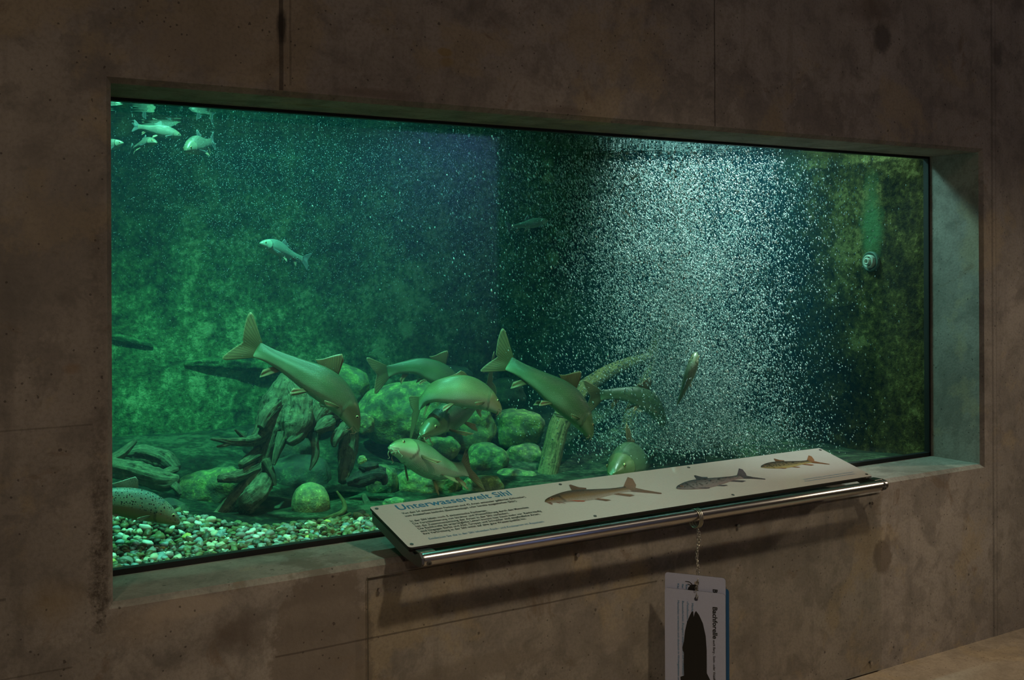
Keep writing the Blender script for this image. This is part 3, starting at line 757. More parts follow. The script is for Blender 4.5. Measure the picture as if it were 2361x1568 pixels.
# ------------------------------------------------------------------ fish
PROF = {
    'barbel': dict(top=[(0, -.012), (.02, .010), (.06, .034), (.12, .058), (.2, .082), (.3, .104), (.4, .112), (.5, .104), (.62, .082), (.76, .060), (.88, .049), (1, .050)],
                   bot=[(0, .022), (.02, .034), (.06, .044), (.12, .055), (.2, .068), (.3, .082), (.42, .092), (.55, .088), (.68, .068), (.8, .052), (.9, .045), (1, .048)],
                   wid=[(0, .010), (.02, .024), (.06, .040), (.12, .054), (.2, .070), (.32, .080), (.45, .078), (.6, .060), (.75, .040), (.88, .024), (.96, .012), (1, .003)]),
    'chub': dict(top=[(0, .0), (.02, .022), (.06, .050), (.12, .078), (.2, .104), (.3, .124), (.4, .128), (.52, .112), (.66, .082), (.8, .058), (.9, .048), (1, .052)],
                 bot=[(0, .014), (.02, .032), (.06, .054), (.12, .078), (.2, .100), (.3, .118), (.42, .122), (.55, .108), (.68, .080), (.8, .056), (.9, .046), (1, .050)],
                 wid=[(0, .014), (.02, .032), (.06, .054), (.12, .070), (.2, .084), (.32, .090), (.45, .084), (.6, .062), (.75, .040), (.88, .024), (.96, .012), (1, .003)]),
    'trout': dict(top=[(0, .0), (.02, .022), (.06, .050), (.12, .076), (.2, .102), (.3, .120), (.4, .124), (.52, .112), (.66, .086), (.8, .062), (.9, .050), (1, .052)],
                  bot=[(0, .020), (.02, .036), (.06, .056), (.12, .076), (.2, .098), (.3, .116), (.42, .120), (.55, .108), (.68, .084), (.8, .060), (.9, .048), (1, .050)],
                  wid=[(0, .014), (.02, .030), (.06, .048), (.12, .062), (.2, .078), (.32, .086), (.45, .082), (.6, .064), (.75, .044), (.88, .026), (.96, .013), (1, .003)])}
TONE = {'barbel': ((0.045, 0.095, 0.042), (0.10, 0.22, 0.085), (0.36, 0.54, 0.31)), 'chub': ((0.09, 0.13, 0.11), (0.22, 0.29, 0.25), (0.36, 0.40, 0.35)),
        'trout': ((0.08, 0.12, 0.11), (0.17, 0.21, 0.14), (0.22, 0.19, 0.06))}
FINM = {'barbel': (M_FIN_D, M_FIN_O, M_FIN_P), 'chub': (M_FIN_B, M_FIN_P, M_FIN_B), 'trout': (M_FIN_T, M_FIN_P, M_FIN_T)}


def fish(name, label, sp, pts, roll=0.0, up=None, group=None, tail=(1.0, 1.0, 0.0), hs=1.0, dorsal=1.0, tone=None, tl=1.0, tail_yaw=0.0, mouth=True, pect=1.0):
    P = [at(*p) for p in pts]; N = 80
    C = catmull(P, 240); acc = [0.0]
    for i in range(1, len(C)): acc.append(acc[-1] + (C[i] - C[i - 1]).length)
    L = acc[-1]; accn = np.array(acc) / L; Ca = np.array([c[:] for c in C])
    up0 = Vector(up) if up is not None else Vector((0, 0, 1))
    org = Vector([np.interp(.45, accn, Ca[:, k]) for k in range(3)])
    root = empty(name, org, label, 'fish', group)
    pr = PROF[sp]
    def frame(t):
        a = np.array([np.interp(t, accn, Ca[:, k]) for k in range(3)])
        h = 0.02; t0, t1 = max(0, t - h), min(1, t + h)
        q0 = np.array([np.interp(t0, accn, Ca[:, k]) for k in range(3)]); q1 = np.array([np.interp(t1, accn, Ca[:, k]) for k in range(3)])
        T = Vector(q0 - q1).normalized()                      # towards the nose
        U = (up0 - T * up0.dot(T)).normalized(); Sd = T.cross(U)
        if roll: U, Sd = U * math.cos(roll) + Sd * math.sin(roll), Sd * math.cos(roll) - U * math.sin(roll)
        return Vector(a), T, Sd, U
    cache = {}
    def M(t, y, z):
        """body coordinates (along 0 nose..1 tail root and beyond, sideways, dorsal) -> object space"""
        tc = round(min(1.0, max(0.0, t)), 4)
        if tc not in cache: cache[tc] = frame(tc)
        a, T, Sd, U = cache[tc]
        ex = (t - tc) * L
        if t > 1 and tail_yaw: 
            return a - T * (ex * math.cos(tail_yaw)) + Sd * (y * L + ex * math.sin(tail_yaw)) + U * (z * L) - org
        return a - T * ex + Sd * (y * L) + U * (z * L) - org
    # body
    K = 36; vs, uv, cols = [], [], []
    bk, fl, be = tone or TONE[sp]; bk, fl, be = map(np.array, (bk, fl, be))
    ts = [(1 - math.cos(PI * i / (2 * (N - 1)))) if False else (i / (N - 1)) ** 1.25 for i in range(N)]
    for t in ts:
        tp, bt, wd = float(interp(pr['top'], t)) * hs, float(interp(pr['bot'], t)) * hs, float(interp(pr['wid'], t)) * hs ** .5
        for k in range(K):
            a = 2 * PI * k / K; ca, sa = math.cos(a), math.sin(a)
            y = wd * math.copysign(abs(ca) ** 0.85, ca); z = (tp if sa > 0 else bt) * math.copysign(abs(sa) ** (1.0 if sa > 0 else 0.9), sa)
            te = 0.222 - 0.035 * sa * sa - 0.012 * (sa < 0) * abs(sa)
            e = (te - t) / 0.03
            g = 1 + (0.085 * max(0, 1 - max(0, e - .3) / 2.2) if e > 0 else -0.012 * max(0, 1 + e / 1.2)) * abs(ca)
            vs.append(M(t, y * g, z * (1 + (g - 1) * .4))); uv.append((t, (sa + 1) / 2))
            w = (sa + 1) / 2 + 0.04 * math.sin(t * 23)
            c = be + (fl - be) * min(1, max(0, (w - .18) / .30)); c = c + (bk - c) * min(1, max(0, (w - .55) / .30))
            if t < te: c = c * 0.92 + np.array((0.05, 0.045, 0.01))
            if 0 < e < 0.45 and abs(ca) > .25: c = c * 0.45
            if -0.25 < e <= 0 and abs(ca) > .25: c = c * 0.6
            if mouth and t < 0.06 and -0.62 < sa < -0.42: c = c * 0.45
            cols.append(c)
    fs = []
    for i in range(N - 1):
        for k in range(K):
            a, b = i * K + k, i * K + (k + 1) % K; fs.append((a, a + K, b + K, b))
    fs.append(tuple(range(K))); q = (N - 1) * K; fs.append(tuple(q + k for k in range(K - 1, -1, -1)))
    mesh('body', vs, fs, M_FISH[sp], root, uvs=uv, cols=cols)

    def fin(nm, mat, base, tipf, n=22, m=9, wav=0.004, ph=0.0):
        vv, uu, ff = [], [], []
        for i in range(n):
            s = i / (n - 1); b = Vector(base(s)); tpv = Vector(tipf(s))
            for j in range(m):
                r = j / (m - 1); p = b.lerp(tpv, r)
                p.y += wav * r * math.sin(s * 9 + ph + r * 2)
                vv.append(M(*p)); uu.append((s, r))
        for i in range(n - 1):
            for j in range(m - 1):
                a = i * m + j; ff.append((a, a + m, a + m + 1, a + 1))
        o = mesh(nm, vv, ff, mat, root, uvs=uu)
        sm = o.modifiers.new('thickness', 'SOLIDIFY'); sm.thickness = max(0.0012, 0.003 * L); sm.offset = 0
        return o
    T_, B_, W_ = (lambda t: float(interp(pr['top'], t)) * hs), (lambda t: float(interp(pr['bot'], t)) * hs), (lambda t: float(interp(pr['wid'], t)) * hs ** .5)
    fd, fo, fp = FINM[sp]
    # dorsal
    d0, d1 = (0.40, 0.55) if sp == 'barbel' else ((0.47, 0.60) if sp == 'chub' else (0.40, 0.55))
    h0, h1 = (0.165, 0.045) if sp == 'barbel' else ((0.11, 0.06) if sp == 'chub' else (0.105, 0.06))
    h0 *= dorsal; h1 *= (0.5 + dorsal / 2)
    ang = 1.28 if dorsal > 0.6 else 0.6
    def dtip(s):
        t = d0 + (d1 - d0) * s; l = h1 + (h0 - h1) * (1 - s) ** 1.7; l *= min(1, .72 + s * 6)
        an = ang - 0.75 * s ** .7
        return (t + l * math.cos(an), 0, T_(t) * .95 + l * math.sin(an))
    fin('dorsal_fin', fd, lambda s: (d0 + (d1 - d0) * s, 0, T_(d0 + (d1 - d0) * s) * .95), dtip)
    if sp == 'trout':
        fin('adipose_fin', fd, lambda s: (.76 + .035 * s, 0, T_(.77) * .95), lambda s: (.80 + .05 * s, 0, T_(.77) + .045 - .02 * s), n=8, m=5)
    # anal
    def atip(s):
        t = .765 + .065 * s; l = (.165 - .085 * s) * (min(1, .6 + s * 5))
        return (t + l * .72, 0, -B_(t) * .95 - l * .70)
    fin('anal_fin', fo, lambda s: (.765 + .065 * s, 0, -B_(.765 + .065 * s) * .95), atip, n=14)
    # caudal
    up_, lo_, tw = tail
    def ctip(s):
        q = 2 * s - 1                                        # +1 upper lobe
        k = abs(q); l = (.125 + (.150 if sp != 'trout' else .07) * k ** 1.5) * tl * (up_ if q > 0 else lo_)
        if k > .86: l *= 1 - ((k - .86) / .14) ** 2 * .22
        an = q * (0.74 if sp != 'trout' else .55) + tw
        return (1 + l * math.cos(an), 0.0, q * .045 * hs + l * math.sin(an))
    fin('tail_fin', fd, lambda s: (.975, 0, (2 * s - 1) * .045 * hs), ctip, n=40, m=12, wav=.007)
    # paired fins
    for sg in (-1, 1):
        def pbase(s, sg=sg): t = .50 + .035 * s; return (t, sg * W_(t) * .45, -B_(t) * .86)
        def ptip(s, sg=sg):
            t = .50 + .035 * s; l = (.155 - .050 * s) * min(1, .7 + s * 4)
            return (t + l * .74, sg * (W_(t) * .5 + l * .35), -B_(t) * .9 - l * (.58 - .25 * s))
        fin('pelvic_fin', fo, pbase, ptip, n=12, m=7)
        def qbase(s, sg=sg): t = .232 + .02 * s; return (t, sg * W_(t) * .82, -B_(t) * (.42 + .25 * s))
        def qtip(s, sg=sg):
            t = .232 + .02 * s; l = (.180 - .08 * s) * min(1, .65 + s * 4) * pect
            return (t + l * .80, sg * (W_(t) * .9 + l * .48), -B_(t) * (.45 + .3 * s) - l * (.30 + .12 * s))
        fin('pectoral_fin', fo if sp == 'barbel' else fp, qbase, qtip, n=14, m=7)
        # eye
        te = .105 if sp == 'barbel' else .085
        cz = T_(te) * (.42 if sp == 'barbel' else .30); wy = W_(te) * .985
        r = (.0125 if sp == 'barbel' else .017) * L
        c = M(te, sg * wy * .93, cz); out = (M(te, sg * 1.0, cz) - M(te, 0, cz)).normalized(); 
        fwd = (M(te - .05, 0, cz) - M(te + .05, 0, cz)).normalized(); upv = out.cross(fwd).normalized()
        vv, ff, mi = [], [], []
        for i in range(9):
            th = i / 8 * PI * .55
            for k in range(16):
                a = 2 * PI * k / 16; vv.append(c + (out * (math.cos(th) * .75) + (fwd * math.cos(a) + upv * math.sin(a)) * math.sin(th)) * r)
        for i in range(8):
            for k in range(16):
                a, b = i * 16 + k, i * 16 + (k + 1) % 16; ff.append((a, a + 16, b + 16, b)); mi.append(1 if i < 3 else 0)
        mesh('eye', vv, ff, [M_IRIS, M_PUPIL], root, midx=mi)
    if sp == 'barbel':
        arc = [M(.022 + .035 * abs(s) ** 1.5, .024 * s, -B_(.03) * 1.02 - .004 * (1 - abs(s))) for s in np.linspace(-1, 1, 13)]
        vv, ff, _ = tube_data(arc, [(.004 + .006 * math.sin(PI * i / 12)) * L for i in range(13)], 8); mesh('lips', vv, ff, M_LIP, root)
        for (t, y, ln) in ((.012, .016, .045), (.055, .030, .05)):
            for sg in (-1, 1):
                pp = [M(t, sg * y, -B_(t) * .75), M(t - .004, sg * (y + .012), -B_(t) * .9 - ln * .4), M(t + .012, sg * (y + .018), -B_(t) * .9 - ln * .85), M(t - .006, sg * (y + .02), -B_(t) - ln)]
                vv, ff, _ = tube_data(catmull(pp, 10), [(.0042 - .003 * i / 9) * L for i in range(10)], 6); mesh('barbel', vv, ff, M_LIP, root)
    return root


GB, GC = 'barbels swimming above the boulders', 'chub swimming in the upper water'
fish('barbel_fish', 'biggest barbel, diving head-down to the right above the root stumps', 'barbel',
     [(829, 994, .50), (795, 938, .52), (742, 888, .55), (672, 846, .60), (591, 806, .66)], roll=-.22, group=GB, hs=1.22, tail=(1.0, .9, .12))
fish('barbel_fish', 'barbel at the back whose head is hidden behind a bright barbel', 'barbel',
     [(1072, 915, .95), (1030, 878, .95), (975, 848, .97), (930, 848, 1.0), (893, 857, 1.02)], group=GB, roll=.05, hs=1.28, tl=.95)
fish('barbel_fish', 'bright side-lit barbel heading right with its tail curled down behind', 'barbel',
     [(1156, 944, .55), (1108, 917, .55), (1050, 902, .57), (1000, 906, .62), (966, 932, .72)], group=GB, roll=-.25, dorsal=.55, tail=(.9, 1.2, -.25), tl=1.05, hs=1.42, tone=((0.13, 0.18, 0.06), (0.32, 0.46, 0.19), (0.58, 0.72, 0.48)))  # lighter pigment stands in for the light on its side
fish('barbel_fish', 'barbel turned towards the glass, under the bright barbel, tail up behind', 'barbel',
     [(970, 1001, .60), (1004, 980, .65), (1048, 954, .72), (1094, 924, .82), (1124, 902, .90)], group=GB, roll=-.1, hs=1.0, tail=(1.0, .8, .5), pect=1.2)
fish('barbel_fish', 'lowest barbel, pale belly turned to the glass, snout to the left', 'barbel',
     [(896, 1028, .50), (935, 1040, .52), (985, 1066, .56), (1035, 1082, .62), (1074, 1083, .68)], group=GB, roll=.6, hs=1.3, tone=((0.09, 0.15, 0.06), (0.28, 0.42, 0.21), (0.55, 0.68, 0.47)), tail=(1.0, 1.0, 0), dorsal=.7, tl=.8)
fish('barbel_fish', 'scaly barbel diving right across the leaning branch', 'barbel',
     [(1366, 1006, .58), (1333, 955, .58), (1282, 905, .60), (1226, 868, .64), (1172, 838, .70)], roll=-.12, group=GB, hs=1.28, tail=(1.05, .85, .1))
fish('barbel_fish', 'smaller barbel by the left edge of the bubbles, bent downwards', 'barbel',
     [(1533, 980, .80), (1505, 938, .80), (1466, 914, .80), (1424, 908, .82), (1384, 912, .85)], group=GB, roll=-.05, hs=1.2, tail=(.9, .95, 0))
fish('barbel_fish', 'barbel facing the glass, cut off by the top edge of the sign', 'barbel',
     [(1409, 1090, .50), (1432, 1079, .58), (1462, 1066, .72), (1488, 1072, .84), (1502, 1082, .90)], group=GB, hs=1.15, roll=.12, dorsal=.8)
fish('brown_trout', 'spotted brown trout entering from the left edge over the gravel', 'trout',
     [(415, 1205, .46), (380, 1185, .47), (325, 1165, .49), (240, 1154, .50), (130, 1165, .50)], roll=-.15, hs=1.0)
fish('chub', 'chub swimming upright, nose up, in front of the bubbles', 'chub',
     [(1606, 812, .50), (1594, 852, .50), (1575, 902, .52), (1561, 935, .55)], up=(-.55, -.6, .2), hs=1.05, tone=((0.14, 0.22, 0.13), (0.22, 0.34, 0.20), (0.40, 0.48, 0.34)))
fish('chub', 'chub at the top left heading right just under the surface', 'chub',
     [(418, 313, .98), (380, 304, .98), (345, 297, 1.0), (318, 292, 1.02)], group=GC, hs=1.12, tl=.6)
fish('chub', 'little chub turned to the glass below the upper left chub', 'chub',
     [(361, 329, .90), (345, 328, .94), (325, 334, 1.00), (306, 341, 1.06)], group=GC, hs=.9, roll=-.3, tl=.6)
fish('chub', 'chub cut off by the left edge of the window', 'chub',
     [(285, 329, .94), (258, 333, .96), (228, 338, .98), (200, 342, 1.0)], group=GC, hs=1.2)
fish('chub', 'stocky silver chub facing left in the top left corner', 'chub',
     [(427, 347, .78), (446, 337, .82), (470, 331, .89), (488, 327, .94)], group=GC, hs=1.15, roll=.1, tl=.6)
fish('chub', 'lone slim chub in the middle of the left half, nose up-left', 'chub',
     [(599, 560, .95), (634, 570, .97), (668, 586, .99), (699, 598, 1.0)], group=GC, hs=1.1, roll=.1, tl=.75, tone=((0.14, 0.24, 0.22), (0.27, 0.42, 0.38), (0.45, 0.56, 0.5)))
fish('chub', 'hazy greenish chub right of the middle, far from the glass', 'chub',
     [(1263, 508, 1.0), (1234, 514, 1.0), (1204, 519, 1.0), (1178, 523, 1.0)], group=GC, hs=.85, tl=.7, tone=((0.13, 0.24, 0.17), (0.22, 0.40, 0.28), (0.30, 0.48, 0.34)))

# ------------------------------------------------------------------ water inlet on the right tank wall
NY = DEP + .24; NX = TX1; d = pray(2010, 603); tt = (NX - CAM.x) / d.x; NP = CAM + d * tt
inl = empty('water_inlet', NP, 'pale round water inlet nozzle on the right tank wall', 'nozzle')
def lathe_x(profile, n=28):
    vv, ff = [], []
    for (r, x) in profile:
        for k in range(n): a = 2 * PI * k / n; vv.append((x, r * math.cos(a), r * math.sin(a)))
    for i in range(len(profile) - 1):
        for k in range(n):
            a, b = i * n + k, i * n + (k + 1) % n; ff.append((a, b, b + n, a + n))
    return vv, ff
M_NOZ = plain('pale_plastic', (0.62, 0.66, 0.52), 0.4); M_NOZD = plain('dark_ring_gap', (0.03, 0.05, 0.04), 0.5)
vv, ff = lathe_x([(.046, 0.0), (.046, -.012), (.040, -.016), (.037, -.010), (.034, -.010)]); mesh('flange', vv, ff, plain('greenish_plastic', (0.10, 0.17, 0.12), .5), inl)
vv, ff = lathe_x([(.031, 0.0), (.031, -.024), (.027, -.030), (.022, -.028), (.021, -.012)]); mesh('collar', vv, ff, M_NOZ, inl)
vv, ff = lathe_x([(.017, 0.0), (.017, -.036), (.012, -.040), (.008, -.038), (.007, -.01)]); mesh('spout', vv, ff, M_NOZ, inl)

# ------------------------------------------------------------------ bubbles
def soup(name, label, P, R, dirs, el, mat, IV, IF):
    n = len(P); iv = np.array([p[:] for p in IV]); nf = np.array(IF)
    z = dirs / np.linalg.norm(dirs, axis=1, keepdims=True); x = np.cross(z, np.array([0.3, 1, 0.1])); x /= np.linalg.norm(x, axis=1, keepdims=True); y = np.cross(z, x)
    V = P[:, None, :] + R[:, None, None] * (iv[None, :, 0:1] * x[:, None, :] + iv[None, :, 1:2] * y[:, None, :] + iv[None, :, 2:3] * z[:, None, :] * el[:, None, None])
    F = (nf[None] + (np.arange(n) * len(iv))[:, None, None]).reshape(-1, 3)
    me = bpy.data.meshes.new(name); me.vertices.add(n * len(iv)); me.vertices.foreach_set('co', V.astype(np.float32).ravel())
    me.loops.add(len(F) * 3); me.loops.foreach_set('vertex_index', F.astype(np.int32).ravel())
    me.polygons.add(len(F)); me.polygons.foreach_set('loop_start', np.arange(0, len(F) * 3, 3, dtype=np.int32))
    me.materials.append(mat); me.update(calc_edges=True); me.validate(); me.polygons.foreach_set('use_smooth', [True] * len(F))
    o = bpy.data.objects.new(name, me); COL.objects.link(o); return tag(o, label, 'bubbles', kind='stuff')


def inside(P):
    return (P[:, 0] > TX0 + .03) & (P[:, 0] < TX1 - .02) & (P[:, 1] > TY0 + .02) & (P[:, 1] < TY1 - .03) & (P[:, 2] > 0.03) & (P[:, 2] < SURFZ - .02)
OCT = ico(1)
N = 100000
u = RNG.random(N); zz = 0.02 + 1.30 * u ** 0.86
bx = 2.60 + 0.06 * np.sin(zz * 4) + (0.05 - .02 * zz); by = 0.90 - 0.05 * zz
sg = 0.12 + 0.17 * (zz / 1.3) ** 0.9
halo = RNG.random(N) < 0.30
sg = np.where(halo, sg * 1.8, sg)
P = np.stack([bx + RNG.normal(0, 1, N) * sg * 1.05 - np.where(halo, .06, 0), by + RNG.normal(0, 1, N) * sg * .95, zz], 1)
P2 = np.stack([2.72 + RNG.normal(0, .27, 15000), .84 + RNG.normal(0, .2, 15000), .03 + np.abs(RNG.normal(0, .13, 15000))], 1)
P = np.concatenate([P, P2]); P = P[inside(P)]
dens = np.array([mnoise.noise((float(a) * 7, float(b) * 7, float(c) * 4)) for a, b, c in P]); P = P[RNG.random(len(P)) < np.clip(.72 + dens * 1.1, .12, 1)]
n = len(P); R = RNG.choice([.0013, .0017, .0021, .0026, .0033], n, p=[.28, .32, .24, .12, .04])
D = np.stack([-.36 + RNG.normal(0, .16, n), RNG.normal(0, .12, n), np.ones(n)], 1)
soup('bubble_column', 'dense rising column of white air bubbles right of the middle', P, R, D, RNG.uniform(1.5, 3.0, n), M_BUBBLE, IV1, IF1)
N = 30000
P = np.stack([RNG.uniform(-.1, 2.6, N), RNG.uniform(.3, 1.3, N), SURFZ - .02 - np.abs(RNG.normal(0, .38, N))], 1)
keep = RNG.random(N) < np.where(P[:, 0] < .35, .35, 1.0) * np.clip((P[:, 2] - .25) / .5, .02, 1)
P = P[inside(P) & keep]; n = len(P)
D = np.stack([.35 + RNG.normal(0, .2, n), RNG.normal(0, .2, n), np.ones(n)], 1)
soup('micro_bubbles', 'fine haze of tiny bubbles drifting below the surface on the left', P, RNG.uniform(.0004, .0009, n), D, RNG.uniform(1.2, 2.2, n), M_SPECK, *ico(1))

# ------------------------------------------------------------------ information sign
SX0, SX1 = 0.7687, 2.6896; SO = Vector((SX0, -0.1113, 0.0548)); SV = Vector((0, 0.2555, 0.0683)); SL = SV.length; SV.normalize()
SU = Vector((1, 0, 0)); SN = SU.cross(SV).normalized()
sign = empty('information_sign', SO, 'long tilted aquarium information board with handrail below the window', 'sign')
def on(u, vv, h=0.0): return SU * u + SV * vv + SN * h          # relative to sign origin
def plate(name, outline, h0, h1, mat, parent, edge=None):
    n = len(outline); v = [on(u, w, h1) for u, w in outline] + [on(u, w, h0) for u, w in outline]
    f = [tuple(range(n)), tuple(range(2 * n - 1, n - 1, -1))] + [(i, i + n, (i + 1) % n + n, (i + 1) % n) for i in range(n)]
    return mesh(name, v, f, [mat, edge] if edge else mat, parent, smooth=False, midx=[0, 1] + [1] * n if edge else None)


def rounded(u0, u1, v0, v1, r, k=5):
    out = []
    for (cu, cv, a0) in ((u1 - r, v0 + r, -PI / 2), (u1 - r, v1 - r, 0), (u0 + r, v1 - r, PI / 2), (u0 + r, v0 + r, PI)):
        for i in range(k + 1): a = a0 + PI / 2 * i / k; out.append((cu + r * math.cos(a), cv + r * math.sin(a)))
    return out


UL = SX1 - SX0
board = plate('board', rounded(0, UL, 0, SL, .010), -.006, 0.0, M_BOARD, sign, M_EDGE)
plate('backing', rounded(.006, UL - .006, .004, SL - .004, .008), -.016, -.0062, M_EDGE, sign)
# text
def text(name, body, u, w, size, mat, parent, M3=None, h=.0006, width=None, align='LEFT', bold=0.0, org=None, space=1.0):
    cu = bpy.data.curves.new(name, 'FONT'); cu.body = body; cu.size = size; cu.align_x = align; cu.space_line = space; cu.offset = bold; cu.resolution_u = 3
    ob = bpy.data.objects.new(name, cu); COL.objects.link(ob); bpy.context.view_layer.update()
    me = bpy.data.meshes.new_from_object(ob.evaluated_get(bpy.context.evaluated_depsgraph_get())); bpy.data.objects.remove(ob)
    vs = [x.co.copy() for x in me.vertices]; s = 1.0
    if width: s = width / (max(p.x for p in vs) - min(p.x for p in vs))
    fn = M3 or (lambda x, y: on(u + x * s, w + y, h))
    for x, p in zip(me.vertices, vs): x.co = fn(p.x * s if M3 else p.x, p.y)
    me.materials.clear(); me.materials.append(mat); me.name = name
    o = bpy.data.objects.new(name, me); link(o, parent); return o


text('title_text', 'Unterwasserwelt Sihl', .0745, .2195, .047, M_BLUE, board, width=.400, bold=.0006)
LINES = [('Von den 54 einheimischen Fischarten sind 42 Arten entweder gefährdet (Schneider),', .1945, .437), ('vom Aussterben bedroht (Bachneunauge) oder bereits ausgestorben (Stör).', .1765, .392),
         ('In der Sihl leben noch 8 einheimische Fischarten.', .1425, .262), ('Die Verschlechterung von Struktur und Wasserführung durch den Menschen', .1255, .402),
         ('hat die Zusammensetzung der Arten in der Sihl verändert.', .1085, .320), ('Die Bachforelle als ursprüngliche Leitart kommt hier kaum mehr vor. Recht häufig', .0925, .428),
         ('sind hingegen Barbe und Alet. Groppe und Schneider sind empfindliche Arten,', .0765, .412), ('ihre Verbreitung in der Sihl weist auf eine gute Wasserqualität hin.', .0605, .352)]
for body, w, wd in LINES: text('body_text', body, .0755, w - .003, .0165, M_BLACK, board, width=wd, bold=.0002)
text('closing_text', 'Entdecken Sie die in der Sihl lebenden Fisch- und Krebsarten im Aquarium.', .0775, .0255, .0165, M_BLUE, board, width=.395)
text('credit_text', 'Illustrationen Fische und Krebse, Aquarium Wildnispark', 1.605, .0445, .0085, M_LBLUE, board, width=.262)
text('credit_text', 'Wissenschaftliche Zeichnungen der heimischen Fischarten', 1.597, .0305, .0085, M_LBLUE, board, width=.262)
for (u, w) in ((.016, SL - .018), (.68, SL - .018), (1.235, SL - .018), (UL - .016, SL - .018), (.016, .016), (.655, .016), (1.235, .016), (UL - .016, .016)):
    plate('screw', [(u + .0055 * math.cos(a), w + .0055 * math.sin(a)) for a in np.linspace(0, 2 * PI, 14)[:-1]], -.002, .0014, M_STEELD, board)

# printed fish on the board
def printed(label, u0, w0, u1, w1, hgt, sp, cols, finc, extra=None, fork=1.0):
    """a flat printed fish, nose (u0,w0) to tail root (u1,w1)"""
    pr = PROF[sp]; ax = Vector((u1 - u0, w1 - w0, 0)); Ln = ax.length; ax.normalize(); ay = Vector((-ax.y, ax.x, 0))
    if ay.y < 0: ay = -ay
    scale = hgt / (max(p[1] for p in pr['top']) + max(p[1] for p in pr['bot'])) / Ln
    def Q(t, z, h): p = Vector((u0, w0, 0)) + ax * (t * Ln) + ay * (z * Ln); return on(p.x, p.y, h)
    root = None
    v, f, c = [], [], []
    n, m = 40, 16
    bk, fl, be = map(np.array, cols)
    for i in range(n):
        t = i / (n - 1); a, b = float(interp(pr['top'], t)) * scale, -float(interp(pr['bot'], t)) * scale
        for j in range(m):
            s = j / (m - 1); v.append(Q(t, b + (a - b) * s, .0010)); cc = be + (fl - be) * min(1, s / .45); cc = cc + (bk - cc) * max(0, (s - .5) / .5) ** .8
            if t < .21: cc = cc * .8
            if abs(t - .215 + .03 * (2 * s - 1) ** 2) < .012: cc = cc * .5
            if sp == 'trout' and s > .3 and (mnoise.noise((t * 34, s * 9, 2)) > .22): cc = cc * .3
            c.append(cc)
    for i in range(n - 1):
        for j in range(m - 1): a = i * m + j; f.append((a, a + m, a + m + 1, a + 1))
    fc = np.array(finc)
    def poly(pts, h, col):
        k = len(v)
        for q, (t, z) in enumerate(pts): v.append(Q(t, z, h)); c.append(col * (1.0 if q % 2 else .7))
        f.append(tuple(range(k, k + len(pts))))
    tp = lambda t: float(interp(pr['top'], t)) * scale
    bt = lambda t: -float(interp(pr['bot'], t)) * scale
    poly([(.40, tp(.4) * .9), (.56, tp(.56) * .9), (.585, tp(.58) + .03 * scale), (.52, tp(.5) + .045 * scale), (.475, tp(.45) + .105 * scale), (.45, tp(.45) + .10 * scale)], .0008, fc * .55)
    lo = .28 * fork
    poly([(.98, tp(1)), (1.06, .10 * scale + .02), (1 + lo * .62, .21 * scale), (1 + lo * .72, .17 * scale), (1 + lo * .5, .05 * scale), (1.09, 0), (.98, 0)], .0008, fc)
    poly([(.98, 0), (1.09, 0), (1 + lo * .55, -.06 * scale), (1 + lo, -.15 * scale), (1 + lo * .95, -.17 * scale), (1.08, -.09 * scale), (.98, bt(1))], .00085, fc * .9)
    poly([(.76, bt(.76) * .9), (.83, bt(.83) * .9), (.95, -.10 * scale), (.97, -.125 * scale), (.90, -.135 * scale)], .0008, fc)
    poly([(.50, bt(.5) * .92), (.55, bt(.55) * .9), (.65, -.13 * scale), (.66, -.15 * scale), (.60, -.15 * scale)], .0008, fc * .9)
    poly([(.22, bt(.22) * .55), (.26, bt(.26) * .7), (.40, bt(.4) * 1.06), (.38, bt(.4) * 1.16), (.32, bt(.3) * 1.1)], .0014, np.array((.55, .08, .03)) if extra == 'barbel' else fc)
    k = len(v)
    te = .10; ez = tp(te) * .3
    poly([(te + .020 * math.cos(a), ez + .020 * math.sin(a)) for a in np.linspace(0, 2 * PI, 13)[:-1]], .0014, np.array((.32, .10, .04)))
    poly([(te + .010 * math.cos(a), ez + .010 * math.sin(a)) for a in np.linspace(0, 2 * PI, 11)[:-1]], .0017, np.array((.01, .01, .01)))
    if extra == 'barbel':
        for (t0, dx, dz) in ((.01, .02, -.05), (.03, .015, -.035), (.10, .02, -.035), (.125, .045, -.045)):
            b0 = bt(max(t0, .02)) * .9; poly([(t0, b0), (t0 + .012, b0), (t0 + dx + .006, b0 + dz * scale), (t0 + dx, b0 + dz * scale)], .0012, np.array((.30, .09, .04)))
    o = mesh('printed_fish', v, f, M_PRINT, board, smooth=False, cols=c); o['label'] = label; return o


def printm():
    t = NT('printed_ink'); a = t.n('ShaderNodeAttribute'); a.attribute_name = 'pigment'; n1 = t.noise(t.coord('Object'), 300, 2)
    return t.done(t.bsdf(t.mix(t.math('MULTIPLY', t.ramp(n1, [(.4, 0.0), (.7, 1.0)]), .3), a.outputs[0], (.02, .015, .012)), 0.12, 0, .5))
M_PRINT = printm()
printed('brown printed barbel with reddish fins', .5535, .153, .893, .1545, .078, 'barbel', ((.035, .022, .012), (.24, .13, .05), (.42, .34, .28)), (.26, .13, .07), 'barbel')
printed('purplish grey printed trout', 1.066, .114, 1.378, .129, .068, 'trout', ((.045, .032, .035), (.24, .18, .17), (.30, .20, .19)), (.11, .075, .085), fork=.9)
printed('small yellowish printed trout', 1.5215, .178, 1.766, .168, .058, 'trout', ((.05, .035, .03), (.20, .15, .08), (.50, .38, .14)), (.34, .15, .07), fork=.95)

